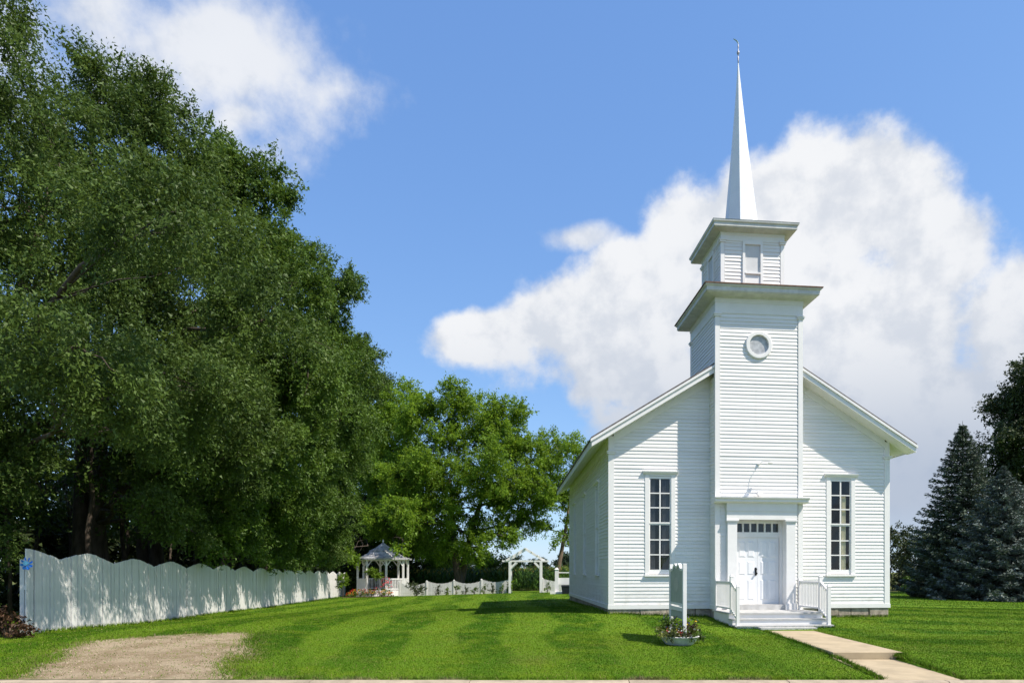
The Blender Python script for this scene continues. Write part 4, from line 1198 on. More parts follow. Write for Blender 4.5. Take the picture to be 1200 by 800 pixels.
# bare dark stems of the thicket behind the fence
THK = [(-15.2, 17.6), (-17.2, 20.4), (-15.6, 21.6), (-16.2, 24.8), (-17.6, 26.2), (-18.6, 22.5), (-19.2, 29), (-17.2, 31.2), (-20.4, 25.5), (-19.6, 33), (-21, 20.2), (-22, 29.5)]
for i, (tx_, ty_) in enumerate(THK):
    hgt = random.uniform(6, 9)
    root = empty('thicket_tree', (tx_, ty_, g(tx_, ty_)))
    tag(root, 'slim dark stemmed tree in the shade behind the white fence', 'tree', 'slim trees in the thicket')
    mb = MB(); a = limb(mb, (0, 0, -.2), (random.uniform(-.8, .8), random.uniform(-.8, .8), hgt), random.uniform(.07, .13), .03, 8, 0, 7, .02)
    V, Fq, tips = crown_geo([(np.array((random.uniform(-.6, .6), random.uniform(-.6, .6), hgt * q)), random.uniform(1.2, 1.9)) for q in (.62, .8, 1.0)], 18, 18, .4, .16)
    for tp in tips:
        for _ in range(5): limb(mb, a[random.randint(4, 7)], Vector(tp[random.randrange(len(tp))]), .03, .008, 4, .03, 4)
    mb.build('trunk', M_bark, root, smooth=True); mesh_np('crown', V, Fq, L_elm, root)
# dense undergrowth far behind the fence, closing the view between the stems
def bush(name, label, cat, px_or, lobes, mat, leaf, k=30, per=20, spread=.25, group=None, flat=.85, stem=True):
    bx, by = px_or
    root = empty(name, (bx, by, g(bx, by))); tag(root, label, cat, group)
    V, Fq, tips = crown_geo([(np.array(c), r) for c, r in lobes], k, per, spread, leaf, .1, shell=.3, flat=flat)
    V[:, 2] = np.maximum(V[:, 2], .01)
    mesh_np('foliage', V, Fq, mat, root)
    if stem:
        mb = MB()
        for c, r in lobes:
            for _ in range(3): limb(mb, (random.uniform(-.05, .05), random.uniform(-.05, .05), -.05), Vector(c) + Vector([random.uniform(-.5, .5) * r for _ in range(3)]), .012 + .012 * r, .004, 4, .02, 4)
        mb.build('stems', M_bark, root)
    return root
UND = [(-22, 22), (-24, 26), (-24.5, 31), (-25.5, 36), (-25, 41), (-26, 47), (-24, 54), (-19.5, 57), (-20.5, 17.5), (-21.5, 36), (-22, 41.5), (-22.5, 47.5), (-21, 53), (-28, 24), (-23, 19)]
for i, (ux, uy) in enumerate(UND):
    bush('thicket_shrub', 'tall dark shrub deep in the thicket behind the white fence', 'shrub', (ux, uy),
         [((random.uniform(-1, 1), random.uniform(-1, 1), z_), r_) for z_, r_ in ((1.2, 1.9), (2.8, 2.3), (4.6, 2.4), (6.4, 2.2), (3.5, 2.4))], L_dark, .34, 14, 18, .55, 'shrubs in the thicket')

# mid-ground trees behind the garden
def L3(lst, Y):
    return [(tuple(at(a, b, Y + random.uniform(-2.2, 2.2))), c * 1.14 * Y / F) for a, b, c in lst]
b0 = at(541, 690, 57)
tree('maple_tree', 'rounded sunlit yellow-green tree behind the low back fence', (b0.x, 57, g(b0.x, 57)), 14, .42,
     L3([(490, 490, 32), (525, 478, 34), (560, 492, 40), (597, 505, 38), (622, 540, 34), (583, 550, 46), (525, 545, 48), (485, 560, 42), (612, 585, 36), (560, 595, 42), (505, 605, 34), (637, 570, 24), (622, 610, 20), (590, 628, 18), (480, 620, 30), (560, 640, 22), (515, 640, 24), (455, 560, 34), (450, 610, 30)], 57),
     L_maple, M_bark, group='trees behind the back fence', k=40, per=34, spread=.40, leaf=.18, twigs=6, trunk_to=[tuple(at(525, 560, 57)), tuple(at(575, 540, 57.5))], low=.25)
b0 = at(452, 690, 63)
tree('maple_tree', 'dense green tree rising behind the gazebo', (b0.x, 63, g(b0.x, 63)), 16, .40,
     L3([(440, 478, 34), (470, 470, 30), (450, 520, 44), (415, 540, 44), (475, 545, 38), (440, 580, 46), (480, 600, 40), (405, 600, 44), (450, 625, 40), (490, 640, 30), (410, 640, 36), (425, 505, 36), (520, 650, 26)], 63) + [(tuple(at(482, 606, 50.5)), 1.45), (tuple(at(466, 596, 51)), 1.2), (tuple(at(471, 643, 49.6)), .55), (tuple(at(412, 650, 50)), .7)],
     L_maple, M_bark, group='trees behind the back fence', k=36, per=30, spread=.42, leaf=.20, twigs=5, low=.2)
b0 = at(651, 690, 59)
tree('maple_tree', 'slender leaning tree with pale bark beside the church back corner', (b0.x, 59, g(b0.x, 59)), 13, .27,
     L3([(650, 520, 24), (672, 535, 24), (640, 548, 22), (668, 570, 22), (650, 585, 18), (682, 600, 20), (640, 620, 10), (655, 632, 9), (668, 628, 11)], 59),
     L_maple, M_palebark, group='trees behind the back fence', k=36, per=26, spread=.38, leaf=.18, twigs=5, trunk_to=[tuple(at(668, 570, 59))], low=.2)
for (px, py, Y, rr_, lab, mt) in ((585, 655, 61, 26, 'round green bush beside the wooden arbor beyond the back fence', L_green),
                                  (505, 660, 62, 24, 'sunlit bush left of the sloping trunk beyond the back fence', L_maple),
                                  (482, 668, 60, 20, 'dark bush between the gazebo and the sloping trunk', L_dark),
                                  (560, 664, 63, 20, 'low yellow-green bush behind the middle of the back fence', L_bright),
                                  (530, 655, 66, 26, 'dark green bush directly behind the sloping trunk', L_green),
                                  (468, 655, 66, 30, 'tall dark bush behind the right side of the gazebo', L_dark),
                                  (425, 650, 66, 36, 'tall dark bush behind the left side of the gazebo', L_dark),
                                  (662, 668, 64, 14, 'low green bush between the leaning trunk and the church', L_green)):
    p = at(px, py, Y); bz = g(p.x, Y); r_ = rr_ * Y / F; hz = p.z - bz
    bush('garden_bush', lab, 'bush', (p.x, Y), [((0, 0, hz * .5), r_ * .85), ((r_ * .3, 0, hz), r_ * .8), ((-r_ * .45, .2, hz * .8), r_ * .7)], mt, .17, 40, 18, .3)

# ---- right side: spruces
def spruce(label, px, Y, top_py, half_px, mat, seed):
    random.seed(seed)
    p = at(px, 700, Y); bz = g(p.x, Y); H = ZC + (PY - top_py) / F * Y - bz; RB = half_px * Y / F
    root = empty('spruce_tree', (p.x, Y, bz)); tag(root, label, 'spruce', 'spruces beside the church')
    mb = MB(); mb.tube([(0, 0, -.2), (0, 0, H * .5), (0, 0, H)], [.17, .1, .01], 8)
    Cs, Ds, Ns, Ls, Ws = [], [], [], [], []
    z = .12
    while z < H - .1:
        s = z / H
        rad = RB * (1 - s) ** .82 * (1.0 if s > .06 else .86)
        nb_ = max(5, int(9 + 9 * (1 - s)))
        a0 = random.uniform(0, 6.28)
        for j in range(nb_):
            a = a0 + 6.283 * j / nb_ + random.uniform(-.18, .18)
            L = rad * random.uniform(.72, 1.12)
            dz = -.22 * L * (1 - s) + random.uniform(-.07, .07)
            d = np.array([math.cos(a), math.sin(a), 0.0]); sd = np.array([-math.sin(a), math.cos(a), 0.0])
            q0 = np.array([0, 0, z])
            if L > .5 : mb.tube([q0, q0 + d * L * .6 + (0, 0, dz * .8), q0 + d * L + (0, 0, dz + .12 * L)], [.022, .014, .004], 4, False)
            n = int(22 + 78 * L)
            t = rng.random(n) ** .6
            w = (.30 * L + .10) * (1 - t * .75) * rng.uniform(-1, 1, n)
            c = q0 + d * (t * L)[:, None] + sd * w[:, None]
            c[:, 2] += dz * np.sin(t * 2.2) + .12 * L * t ** 2 - np.abs(w) * .12 + rng.normal(0, .03, n) - rng.random(n) ** 2 * .16
            Cs.append(c)
            Ds.append(d * .8 + sd * (np.sign(w) * .7)[:, None] + rng.normal(0, .35, (n, 3)))
            Ns.append(np.array([0, 0, 1]) + rng.normal(0, .5, (n, 3)))
            l_ = rng.uniform(.16, .32, n) * (.6 + .4 * (1 - s)); Ls.append(l_); Ws.append(l_ * rng.uniform(.28, .45, n))
        z += random.uniform(.25, .36) * (1.25 - .5 * s)
    V, Fq = leaf_geo(np.concatenate(Cs), np.concatenate(Ds), np.concatenate(Ns), np.concatenate(Ls), np.concatenate(Ws))
    mb.build('trunk', M_bark, root); mesh_np('crown', V, Fq, mat, root)
spruce('tall dark green spruce with pointed top on the lawn right of the church', 1128, 41, 493, 78, L_spruce, 3)
spruce('broad blue-grey spruce in front of the taller pointed spruce', 1176, 37, 545, 84, L_spruce2, 4)
spruce('small dark spruce tucked against the tall spruce toward the church', 1098, 43, 606, 36, L_spruce, 5)
random.seed(21)
b0 = at(1236, 690, 52)
tree('oak_tree', 'big dark broadleaf tree behind the two spruces', (b0.x, 52, g(b0.x, 52)), 17, .45,
     L3([(1205, 447, 28), (1188, 480, 30), (1225, 470, 44), (1215, 530, 46), (1180, 525, 32), (1240, 590, 60), (1190, 585, 42), (1230, 650, 50), (1170, 545, 26), (1205, 490, 36)], 52), L_dark, M_bark, k=46, per=20, spread=.45, leaf=.22, twigs=4, cat='tree')
b0 = (35.5, 33.0)
tree('oak_tree', 'large shade tree on the lawn to the right of the spruces', (*b0, g(*b0)), 15, .5,
     [((35.5 + dx_, 33 + dy_, z_), r_) for dx_, dy_, z_, r_ in ((0, 0, 12, 3.6), (-2.5, 1, 9.5, 3.4), (2.6, -1, 10, 3.6), (0, 3.6, 9, 3.4), (-1, -3, 8.5, 3.2), (3, 2, 8, 3.6), (-3, 3, 8, 3.2), (0, 0, 8, 3.6), (2, 6, 9, 3.4))],
     L_green, M_bark, k=12, per=14, spread=.6, leaf=.30, twigs=3)
for i, px in enumerate((1030, 1052, 1066, 1082, 1100, 1120, 1145, 1172)):
    Y = 62 + (i % 3) * 2.5; top_py = (604, 612, 616, 610, 622, 618, 612, 615)[i]
    p = at(px, 690, Y); bz = g(p.x, Y); H = ZC + (PY - top_py) / F * Y - bz
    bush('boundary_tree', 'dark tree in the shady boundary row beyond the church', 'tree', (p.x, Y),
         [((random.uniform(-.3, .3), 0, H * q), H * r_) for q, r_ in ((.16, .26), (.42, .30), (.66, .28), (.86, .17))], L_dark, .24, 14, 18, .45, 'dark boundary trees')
for (px, Y) in ((1062, 52), (1112, 47), (1122, 46)):
    p = at(px, 698, Y)
    bush('weedy_shrub', 'small yellow-green shrub catching light under the spruces', 'shrub', (p.x, Y), [((0, 0, .5), .6), ((.3, 0, 1.0), .5)], L_bright, .13, 40, 16, .2, 'small shrubs under the spruces')

# ---- far treeline and corn
random.seed(33)
for i in range(46):
    X_ = -150 + i * 6.6 + random.uniform(-2, 2); Y = random.uniform(235, 290)
    H = random.uniform(6.5, 10.5)
    root = empty('far_tree', (X_, Y, -.9)); tag(root, 'distant hazy tree on the horizon beyond the corn field', 'tree', 'far treeline')
    V, Fq, _ = crown_geo([(np.array((0, 0, H * .30)), H * .32), (np.array((1.2, 0, H * .62)), H * .30), (np.array((-1.6, 0, H * .55)), H * .30), (np.array((0, 0, H * .85)), H * .18)], 7, 14, .9, .85)
    mesh_np('crown', V, Fq, L_far, root)
    mb = MB(); mb.tube([(0, 0, -.3), (.1, 0, H * .6)], [.25, .12], 6); mb.build('trunk', M_bark, root)
# corn: rows of plants with arching leaves
rows_x = []
Cn = []
for yy in np.arange(58.5, 84, .78):
    xs_ = np.arange(-42, 7.5, .24 if yy < 62 else .42); Cn.append(np.stack([xs_ + rng.normal(0, .05, len(xs_)), yy + rng.normal(0, .06, len(xs_))], -1))
Cn = np.concatenate(Cn); n = len(Cn); zc_ = gz(Cn[:, 0], Cn[:, 1]); hc = rng.uniform(1.75, 2.1, n)
Vs, Fs, off = [], [], 0
for kf in np.linspace(.12, .92, 9):
    a = rng.uniform(0, 6.28, n); d = np.stack([np.cos(a), np.sin(a), np.zeros(n)], -1); sd = np.stack([-np.sin(a), np.cos(a), np.zeros(n)], -1)
    L = rng.uniform(.45, .8, n)[:, None]; b = np.stack([Cn[:, 0], Cn[:, 1], zc_ + hc * kf], -1)
    p1 = b + d * L * .5 + np.array([0, 0, .22]); p2 = b + d * L + np.array([0, 0, -.10]); w = .045
    V = np.stack([b - sd * w * .6, b + sd * w * .6, p1 + sd * w, p1 - sd * w, p2], 1).reshape(-1, 3)
    i0 = np.arange(n) * 5 + off
    Fs.append(np.concatenate([np.stack([i0, i0 + 1, i0 + 2], -1), np.stack([i0, i0 + 2, i0 + 3], -1), np.stack([i0 + 3, i0 + 2, i0 + 4], -1)])); Vs.append(V); off += len(V)
b = np.stack([Cn[:, 0], Cn[:, 1], zc_ - .05], -1); t_ = b + np.array([0, 0, 1]) * hc[:, None]; s_ = np.array([.02, 0, 0])
V = np.stack([b - s_, b + s_, t_], 1).reshape(-1, 3); Fs.append(np.arange(n * 3).reshape(-1, 3) + off); Vs.append(V)
tag(mesh_np('corn', np.concatenate(Vs), np.concatenate(Fs), L_corn), 'green field of standing corn behind the back fence', 'corn', kind='stuff')
q = np.repeat(t_, 3, 0); V, Fq = leaf_geo(q + rng.normal(0, .05, q.shape), rng.normal(0, .35, q.shape) + np.array([0, 0, 1.0]), rng.normal(0, 1, q.shape), np.full(len(q), .26), np.full(len(q), .05))
tag(mesh_np('corn_tassels', V, Fq, L_tassel), 'yellowish tassels along the top of the corn field', 'corn', kind='stuff')

# ================================================================== LONG WHITE FENCE
random.seed(5)
fdir = np.array([-.1556, .9878]); fn = np.array([.9878, .1556])
A0 = np.array([fx(14.88), 14.88]); NPAN, PWD, NPK = 16, 2.44, 17
fence = empty('privacy_fence', (A0[0], A0[1], g(*A0))); tag(fence, 'long white board privacy fence with peaked panel tops', 'fence')
pk_mesh = []
bw = PWD / NPK
FANG = math.atan2(fdir[1], fdir[0])
for i in range(NPK):
    # crest in the middle of a panel, curved down to both ends
    s0 = abs((i) / NPK * 2 - 1); s1 = abs((i + 1) / NPK * 2 - 1)
    h0, h1 = [1.95 - .20 * s ** 1.35 for s in (s0, s1)]
    mb = MB(); b_ = bw - .019
    mb.hexa([(0, -.011, 0), (b_, -.011, 0), (b_, .011, 0), (0, .011, 0)], [(0, -.011, h0), (b_, -.011, h1), (b_, .011, h1), (0, .011, h0)])
    pk_mesh.append(mb.mesh('picket', M_fence))
fo = Vector((A0[0], A0[1], g(*A0)))
fzs = [g(*(A0 + fdir * q * PWD)) for q in range(NPAN + 1)]
def FZ(q): return float(np.interp(q, np.arange(NPAN + 1), fzs))
for k_ in range(NPAN):
    s_ = (k_ + .5) * PWD - PWD * .5
    ctr = A0 + fdir * (k_ * PWD)
    # rails on the hidden side are the panel itself, its boards are sub-parts
    mb = MB()
    pz0 = g(*(A0 + fdir * (k_ + .5) * PWD)); 
    for zz in (.25, 1.0, 1.6):
        mb.box(.02, PWD - .02, .012, .05, zz, zz + .085)
    mb.box(.04, .13, .051, .14, -.4, 1.66)
    pn = mb.build('panel', M_fence, fence)
    # one continuous crest line with the photo: crests at panel joints, so shift by half a panel
    pn.location = (ctr[0] - fo.x, ctr[1] - fo.y, pz0 - fo.z); pn.rotation_euler = (0, 0, FANG)
    for i in range(NPK):
        o = bpy.data.objects.new('picket', pk_mesh[(i + NPK // 2) % NPK])
        gp2 = A0 + fdir * (k_ * PWD + (i + .5) * bw); o.location = (i * bw, random.uniform(-.011, .011), -.06 + FZ(k_ + (i + .5) / NPK) - pz0 + random.uniform(-.006, .006)); o.rotation_euler = (0, random.uniform(-.004, .004), 0)
        link(o, pn)
# blue pinwheel on the fence end
pw_ = empty('blue_rosette', (A0[0] + fn[0] * .05 - fdir[0] * .02, A0[1] + fn[1] * .05 - fdir[1] * .02, 0)); pw_.location.z = at(33, 660, A0[1]).z
tag(pw_, 'small bright blue rosette fixed to the street end of the white fence', 'ornament')
mb = MB()
for j in range(8):
    a = 2 * math.pi * j / 8; a2 = a + .55
    q = lambda rr_, t, yy: (rr_ * math.cos(t), yy, rr_ * math.sin(t))
    mb.add([q(.02, a, -.02), q(.12, a, -.05), q(.15, (a + a2) / 2, -.03), q(.12, a2, -.015)], [(0, 1, 2, 3), (3, 2, 1, 0)])
mb.build('petals', M_blue, pw_)
mb = MB(); mb.tube([(0, -.065, .01), (0, .02, .01)], [.05, .03], 10); mb.build('hub', M_blue2, pw_)
# burgundy shrub at the fence end
p = at(20, 742, 14.6)
bush('burgundy_shrub', 'low dark burgundy and green shrub at the street end of the fence', 'shrub', (p.x - .1, 14.5), [((0, 0, .22), .34), ((.3, -.05, .18), .26), ((-.4, .1, .25), .36), ((-.1, 0, .42), .24)], L_burg, .07, 260, 16, .10)
# small ball shrub on the fence
p = at(392, 678, 47.5)
bs = empty('topiary_shrub', (fx(47) + 1.0, 47, g(fx(47) + 1.0, 47))); tag(bs, 'small ball-headed bright green shrub on a stem against the fence end', 'shrub')
V, Fq, _ = crown_geo([(np.array((.0, 0, 1.30)), .50), (np.array((-.12, 0, .95)), .34), (np.array((.15, 0, 1.45)), .36)], 190, 14, .12, .09)
mesh_np('foliage', V, Fq, L_bright, bs); mb = MB(); mb.tube([(0, 0, -.1), (.02, 0, .6), (0, 0, 1.2)], [.03, .025, .02], 6); mb.build('stem', M_bark, bs)

# ================================================================== BACK FENCE, ARBOR, GAZEBO
YB = 49.0
def back_panels(x0, x1, n, lab, Y=YB):
    zb = g((x0 + x1) / 2, Y)
    root = empty('garden_fence', (x0, Y, zb)); tag(root, lab, 'fence', 'low white garden fences')
    w = (x1 - x0) / n
    for k_ in range(n):
        z0 = g(x0 + w * (k_ + .5), Y) - zb
        pm = MB(); pm.box(w * k_ + .03, w * (k_ + 1) - .03, .02, .05, z0 + .55, z0 + .63); pm.box(w * k_ + .03, w * (k_ + 1) - .03, .02, .05, z0 + .15, z0 + .23)
        pn = pm.build('panel', M_fence, root)
        m = MB(); npk = int(w / .095)
        for i in range(npk):
            s = (i + .5) / npk; h = .98 - .22 * math.sin(s * math.pi) ** .8 + .05 * (k_ % 2)
            xx = w * k_ + w * s
            m.prism([(xx - .042, z0 - .05), (xx + .042, z0 - .05), (xx + .042, z0 + h - .02), (xx, z0 + h + .03), (xx - .042, z0 + h - .02)], 'y', -.012, .012)
        tag(m.build('pickets', M_fence, pn), kind='stuff')
        m = MB(); m.box(w * k_ - .055, w * k_ + .055, -.05, .06, z0 - .2, z0 + 1.0); m.hexa([(w * k_ - .06, -.055, z0 + 1.0), (w * k_ + .06, -.055, z0 + 1.0), (w * k_ + .06, .065, z0 + 1.0), (w * k_ - .06, .065, z0 + 1.0)], [(w * k_ - .01, -.005, z0 + 1.05), (w * k_ + .01, -.005, z0 + 1.05), (w * k_ + .01, .015, z0 + 1.05), (w * k_ - .01, .015, z0 + 1.05)]); m.build('post', M_fence, root)
XA0, XA1 = at(598, 690, YB).x, at(634, 690, YB).x
back_panels(at(468, 690, YB).x, XA0 - .1, 4, 'low scalloped white picket fence between the gazebo and the arbor')
back_panels(XA1 + .12, at(668, 690, YB).x + .6, 1, 'short low white picket fence between the arbor and the church')
# arbor
zb = g((XA0 + XA1) / 2, YB)
ar = empty('garden_arbor', ((XA0 + XA1) / 2, YB, zb)); tag(ar, 'white wooden garden arbor with open gable in the back fence', 'arbor')
hw = (XA1 - XA0) / 2; zbm = ZC + (PY - 658) / F * YB - zb; zpk = ZC + (PY - 643) / F * YB - zb
for sx_ in (-1, 1):
    for yy in (-.4, .4):
        mb = MB(); mb.box(sx_ * hw - .075, sx_ * hw + .075, yy - .07, yy + .07, -.2, zbm); mb.build('post', M_trim, ar)
        mb = MB(); mb.bar((sx_ * (hw - .04), yy, zbm - .48), (sx_ * (hw - .46), yy, zbm - .04), .10, .12); mb.build('brace', M_trim, ar)
for yy in (-.4, .4):
    mb = MB(); mb.box(-hw - .55, hw + .55, yy - .06 + .001, yy + .06 - .001, zbm, zbm + .11); mb.build('beam', M_trim, ar)
    for sx_ in (-1, 1):
        mb = MB(); mb.bar((sx_ * (hw + .25), yy + .07 * sx_, zbm + .08), (0, yy + .07 * sx_, zpk), .09, .16); mb.build('rafter', M_trim, ar)
for s in (.35, .65, .97):
    for sx_ in (-1, 1):
        mb = MB(); x_ = sx_ * (hw + .25) * (1 - s); z_ = zbm + .1 + (zpk - zbm - .1) * s; mb.box(x_ - .03, x_ + .03, -.6, .6, z_ + .05, z_ + .10); mb.build('purlin', M_trim, ar)
bush('arbor_vine', 'bright green climbing vine at the foot of the arbor post', 'vine', (XA0 - .05, YB - .25), [((0, 0, .3), .3), ((.1, 0, .7), .22), ((-.1, 0, .1), .28)], L_bright, .09, 160, 14, .12)
# low shrubs along the back fence
for i, px in enumerate((511, 523, 534, 545, 556, 567, 577, 588, 641)):
    p = at(px, 692, YB - .6); r_ = random.uniform(.22, .34)
    bush('edging_shrub', 'small shrub planted at the foot of the low back fence', 'shrub', (p.x, YB - .6), [((0, 0, r_ * .9), r_), ((.08, 0, r_ * 1.7), r_ * .7)], L_green if i % 3 else L_dark, .09, 120, 12, .12, 'row of small shrubs at the back fence')
p = at(487, 690, YB - 1)
bush('dark_shrub', 'rounded dark shrub beside the gazebo steps', 'shrub', (p.x, YB - 1), [((0, 0, .45), .55), ((.4, 0, .35), .4), ((-.25, 0, .8), .38)], L_dark, .10, 120, 14, .14)

# gazebo (octagonal, shingled two-tier roof)
YG = 52.0
cg = at(449, 690, YG)
zg = g(cg.x, YG) 
gb = empty('gazebo', (cg.x, YG, zg)); tag(gb, 'white octagonal wooden gazebo with two-tier shingled roof', 'gazebo')
RG = 1.85
def octp(r, z, ph=22.5): return [(r * math.cos(R(ph + 45 * j)), r * math.sin(R(ph + 45 * j)), z) for j in range(8)]
mb = MB(); mb.add(octp(RG + .12, -.2) + octp(RG + .12, .42), [tuple(range(8))[::-1], tuple(range(8, 16))] + [(j, (j + 1) % 8, 8 + (j + 1) % 8, 8 + j) for j in range(8)]); mb.build('floor', M_fence, gb)
zev = ZC + (PY - 655) / F * YG - zg
for j in range(8):
    a = octp(RG, 0)[j]; b = octp(RG, 0)[(j + 1) % 8]
    mb = MB(); mb.box(a[0] - .065, a[0] + .065, a[1] - .065, a[1] + .065, .42, zev); po = mb.build('post', M_trim, gb)
    va, vb = Vector(a), Vector(b); ed = (vb - va).normalized()
    for (p_, d_) in ((va, ed), (vb, -ed)):
        mb = MB(); mb.bar(p_ + d_ * .05 + Vector((0, 0, zev - .5)), p_ + d_ * .42 + Vector((0, 0, zev - .04)), .06, .07); mb.build('brace', M_trim, gb)
    mb = MB(); mb.bar(va + Vector((0, 0, zev - .03)), vb + Vector((0, 0, zev - .03)), .08, .14); mb.build('beam', M_trim, gb)
    if j != 5:                                # the opening over the steps faces the lawn
        for zz in (.55, 1.30):
            mb = MB(); mb.bar(va + Vector((0, 0, zz)), vb + Vector((0, 0, zz)), .06, .06); mb.build('rail', M_trim, gb)
        mb = MB()
        nb_ = 11
        for i in range(1, nb_):
            p_ = va.lerp(vb, i / nb_); mb.box(p_.x - .022, p_.x + .022, p_.y - .022, p_.y + .022, .57, 1.28)
        tag(mb.build('balusters', M_trim, gb), kind='stuff')
M_gzroof = pmat('grey_cedar_shingle', (.36, .36, .37), rough=.9, var=.4, scale=5, bump=.5, bscale=20)
ztop = ZC + (PY - 636) / F * YG - zg
def tier(name, prof):
    """eight-sided roof tier with overlapping shingle courses; prof = [(r, z)...] from the eave up"""
    A2 = octp(prof[0][0], prof[0][1] - .07)
    mb = MB(); n = len(prof)
    for (r_, z_) in prof: mb.v += octp(r_, z_)
    for i in range(n - 1):
        mb.f += [(i * 8 + j, i * 8 + (j + 1) % 8, i * 8 + 8 + (j + 1) % 8, i * 8 + 8 + j) for j in range(8)]
    mb.f.append(tuple(range((n - 1) * 8, n * 8)))
    k = len(mb.v); mb.v += A2; mb.f += [(k + j, k + (j + 1) % 8, (j + 1) % 8, j) for j in range(8)] + [tuple(range(k, k + 8))[::-1]]
    ro = mb.build(name, M_gzroof, gb)
    mb = MB()
    for i in range(n - 1):
        (ra, za), (rb, zb_) = prof[i], prof[i + 1]
        for c_ in range(3):
            s0, s1 = c_ / 3, (c_ + 1) / 3
            P_, Q_, P2 = octp(ra + (rb - ra) * s0 + .012, za + (zb_ - za) * s0 + .04), octp(ra + (rb - ra) * s1, za + (zb_ - za) * s1 + .01), octp(ra + (rb - ra) * s0 + .012, za + (zb_ - za) * s0)
            mb.add(P_ + Q_ + P2, [(j, (j + 1) % 8, 8 + (j + 1) % 8, 8 + j) for j in range(8)] + [(16 + j, 16 + (j + 1) % 8, (j + 1) % 8, j) for j in range(8)])
    tag(mb.build('shingles', M_gzroof, ro), kind='stuff')
hh_ = ztop - zev
tier('roof', [(2.15, zev + .02), (1.55, zev + hh_ * .16), (1.15, zev + hh_ * .34), (.92, zev + hh_ * .52)])
tier('cupola_roof', [(1.02, zev + hh_ * .50), (.62, zev + hh_ * .66), (.30, zev + hh_ * .84), (.06, zev + hh_)])
mb = MB(); mb.lathe([(.05, 0), (.03, .1), (.07, .16), (.05, .22), (.01, .34)], (0, 0, ztop - .03), 10); mb.build('finial', M_trim, gb)
for i in range(3):
    mb = MB(); mb.box(.05, 1.35, -RG - .15 - .3 * (i + 1), -RG + .2 - .3 * i, -.2, .42 - .14 * (i + 1)); o = mb.build('step', M_trim, gb)
# potted tree, flower tub and flower bed by the gazebo
p = at(438, 690, 49.6); zz = g(p.x, 49.6)
bs = empty('topiary_shrub', (p.x, 49.6, zz)); tag(bs, 'ball-headed green standard tree in front of the gazebo railing', 'tree')
V, Fq, _ = crown_geo([(np.array((.05, 0, 1.72)), .55), (np.array((.35, 0, 1.6)), .38), (np.array((-.25, 0, 1.85)), .4)], 150, 14, .14, .11)
mesh_np('foliage', V, Fq, L_bright, bs); mb = MB(); mb.tube([(0, 0, -.1), (.03, 0, .8), (0, 0, 1.6)], [.035, .03, .02], 6); mb.build('stem', M_bark, bs)
bedx0, bedx1 = at(400, 690, 48.6).x, at(458, 690, 48.6).x
mb = MB(); n = 18
for i in range(n + 1):
    s = i / n; xx = bedx0 + (bedx1 - bedx0) * s
    for yy in (48.0 + .5 * (1 - s) + .2 * math.sin(i), 49.9): mb.v.append((xx, yy, g(xx, yy) + .03))
mb.f = [(2 * i, 2 * i + 2, 2 * i + 3, 2 * i + 1) for i in range(n)]
tag(mb.build('flower_bed', M_mulch), 'red-brown mulch bed in front of the gazebo', kind='structure')
cols = ['orange', 'red', 'yellow', 'white', 'pink', 'white', 'orange', 'yellow', 'red', 'white', 'pink', 'yellow', 'white', 'orange']
LABF = {'orange': 'clump of orange flowers in the gazebo bed', 'red': 'clump of red flowers in the gazebo bed', 'yellow': 'clump of yellow flowers in the gazebo bed', 'white': 'clump of white flowers in the gazebo bed', 'pink': 'clump of pink flowers in the gazebo bed'}
def flowers(name, label, x_, y_, r_, h_, leafm, petal, cat='flowers', group=None, z=None, leaf=.07, nf=40, psz=.06):
    root = empty(name, (x_, y_, g(x_, y_) if z is None else z)); tag(root, label, cat, group)
    V, Fq, _ = crown_geo([(np.array((0, 0, h_ * .5)), r_)], 60 / r_, 12, r_ * .3, leaf, flat=h_ / (2 * r_))
    V[:, 2] = np.maximum(V[:, 2], .005); mesh_np('foliage', V, Fq, leafm, root)
    d = rand_dirs(nf); d[:, 2] = np.abs(d[:, 2]); d[:, 1] = -np.abs(d[:, 1]) * .8
    c = d * np.array([r_, r_, h_ * .55]) * 1.05 + np.array([0, 0, h_ * .5])
    V, Fq = leaf_geo(np.repeat(c, 3, 0), rng.normal(0, 1, (nf * 3, 3)), rng.normal(0, .4, (nf * 3, 3)) + np.repeat(d, 3, 0), np.full(nf * 3, psz), np.full(nf * 3, psz * .8))
    tag(mesh_np('blossoms', V, Fq, FL[petal], root), kind='stuff')
    return root
for i, cn in enumerate(cols):
    px = 411 + i * 3.6 + random.uniform(-1, 1); yy = 48.5 + random.uniform(-.15, .9); xx = at(px, 690, yy).x
    flowers('flower_clump', LABF[cn], xx, yy, random.uniform(.22, .36), random.uniform(.3, .65), L_green if i % 2 else L_pale, cn, group='flowers in the gazebo bed', psz=.07, nf=18)
p = at(453, 690, 49.2)
flowers('flower_tub', 'bushy pink flowering plant at the gazebo steps', p.x, 49.2, .42, 1.3, L_green, 'pink', psz=.11, nf=34)

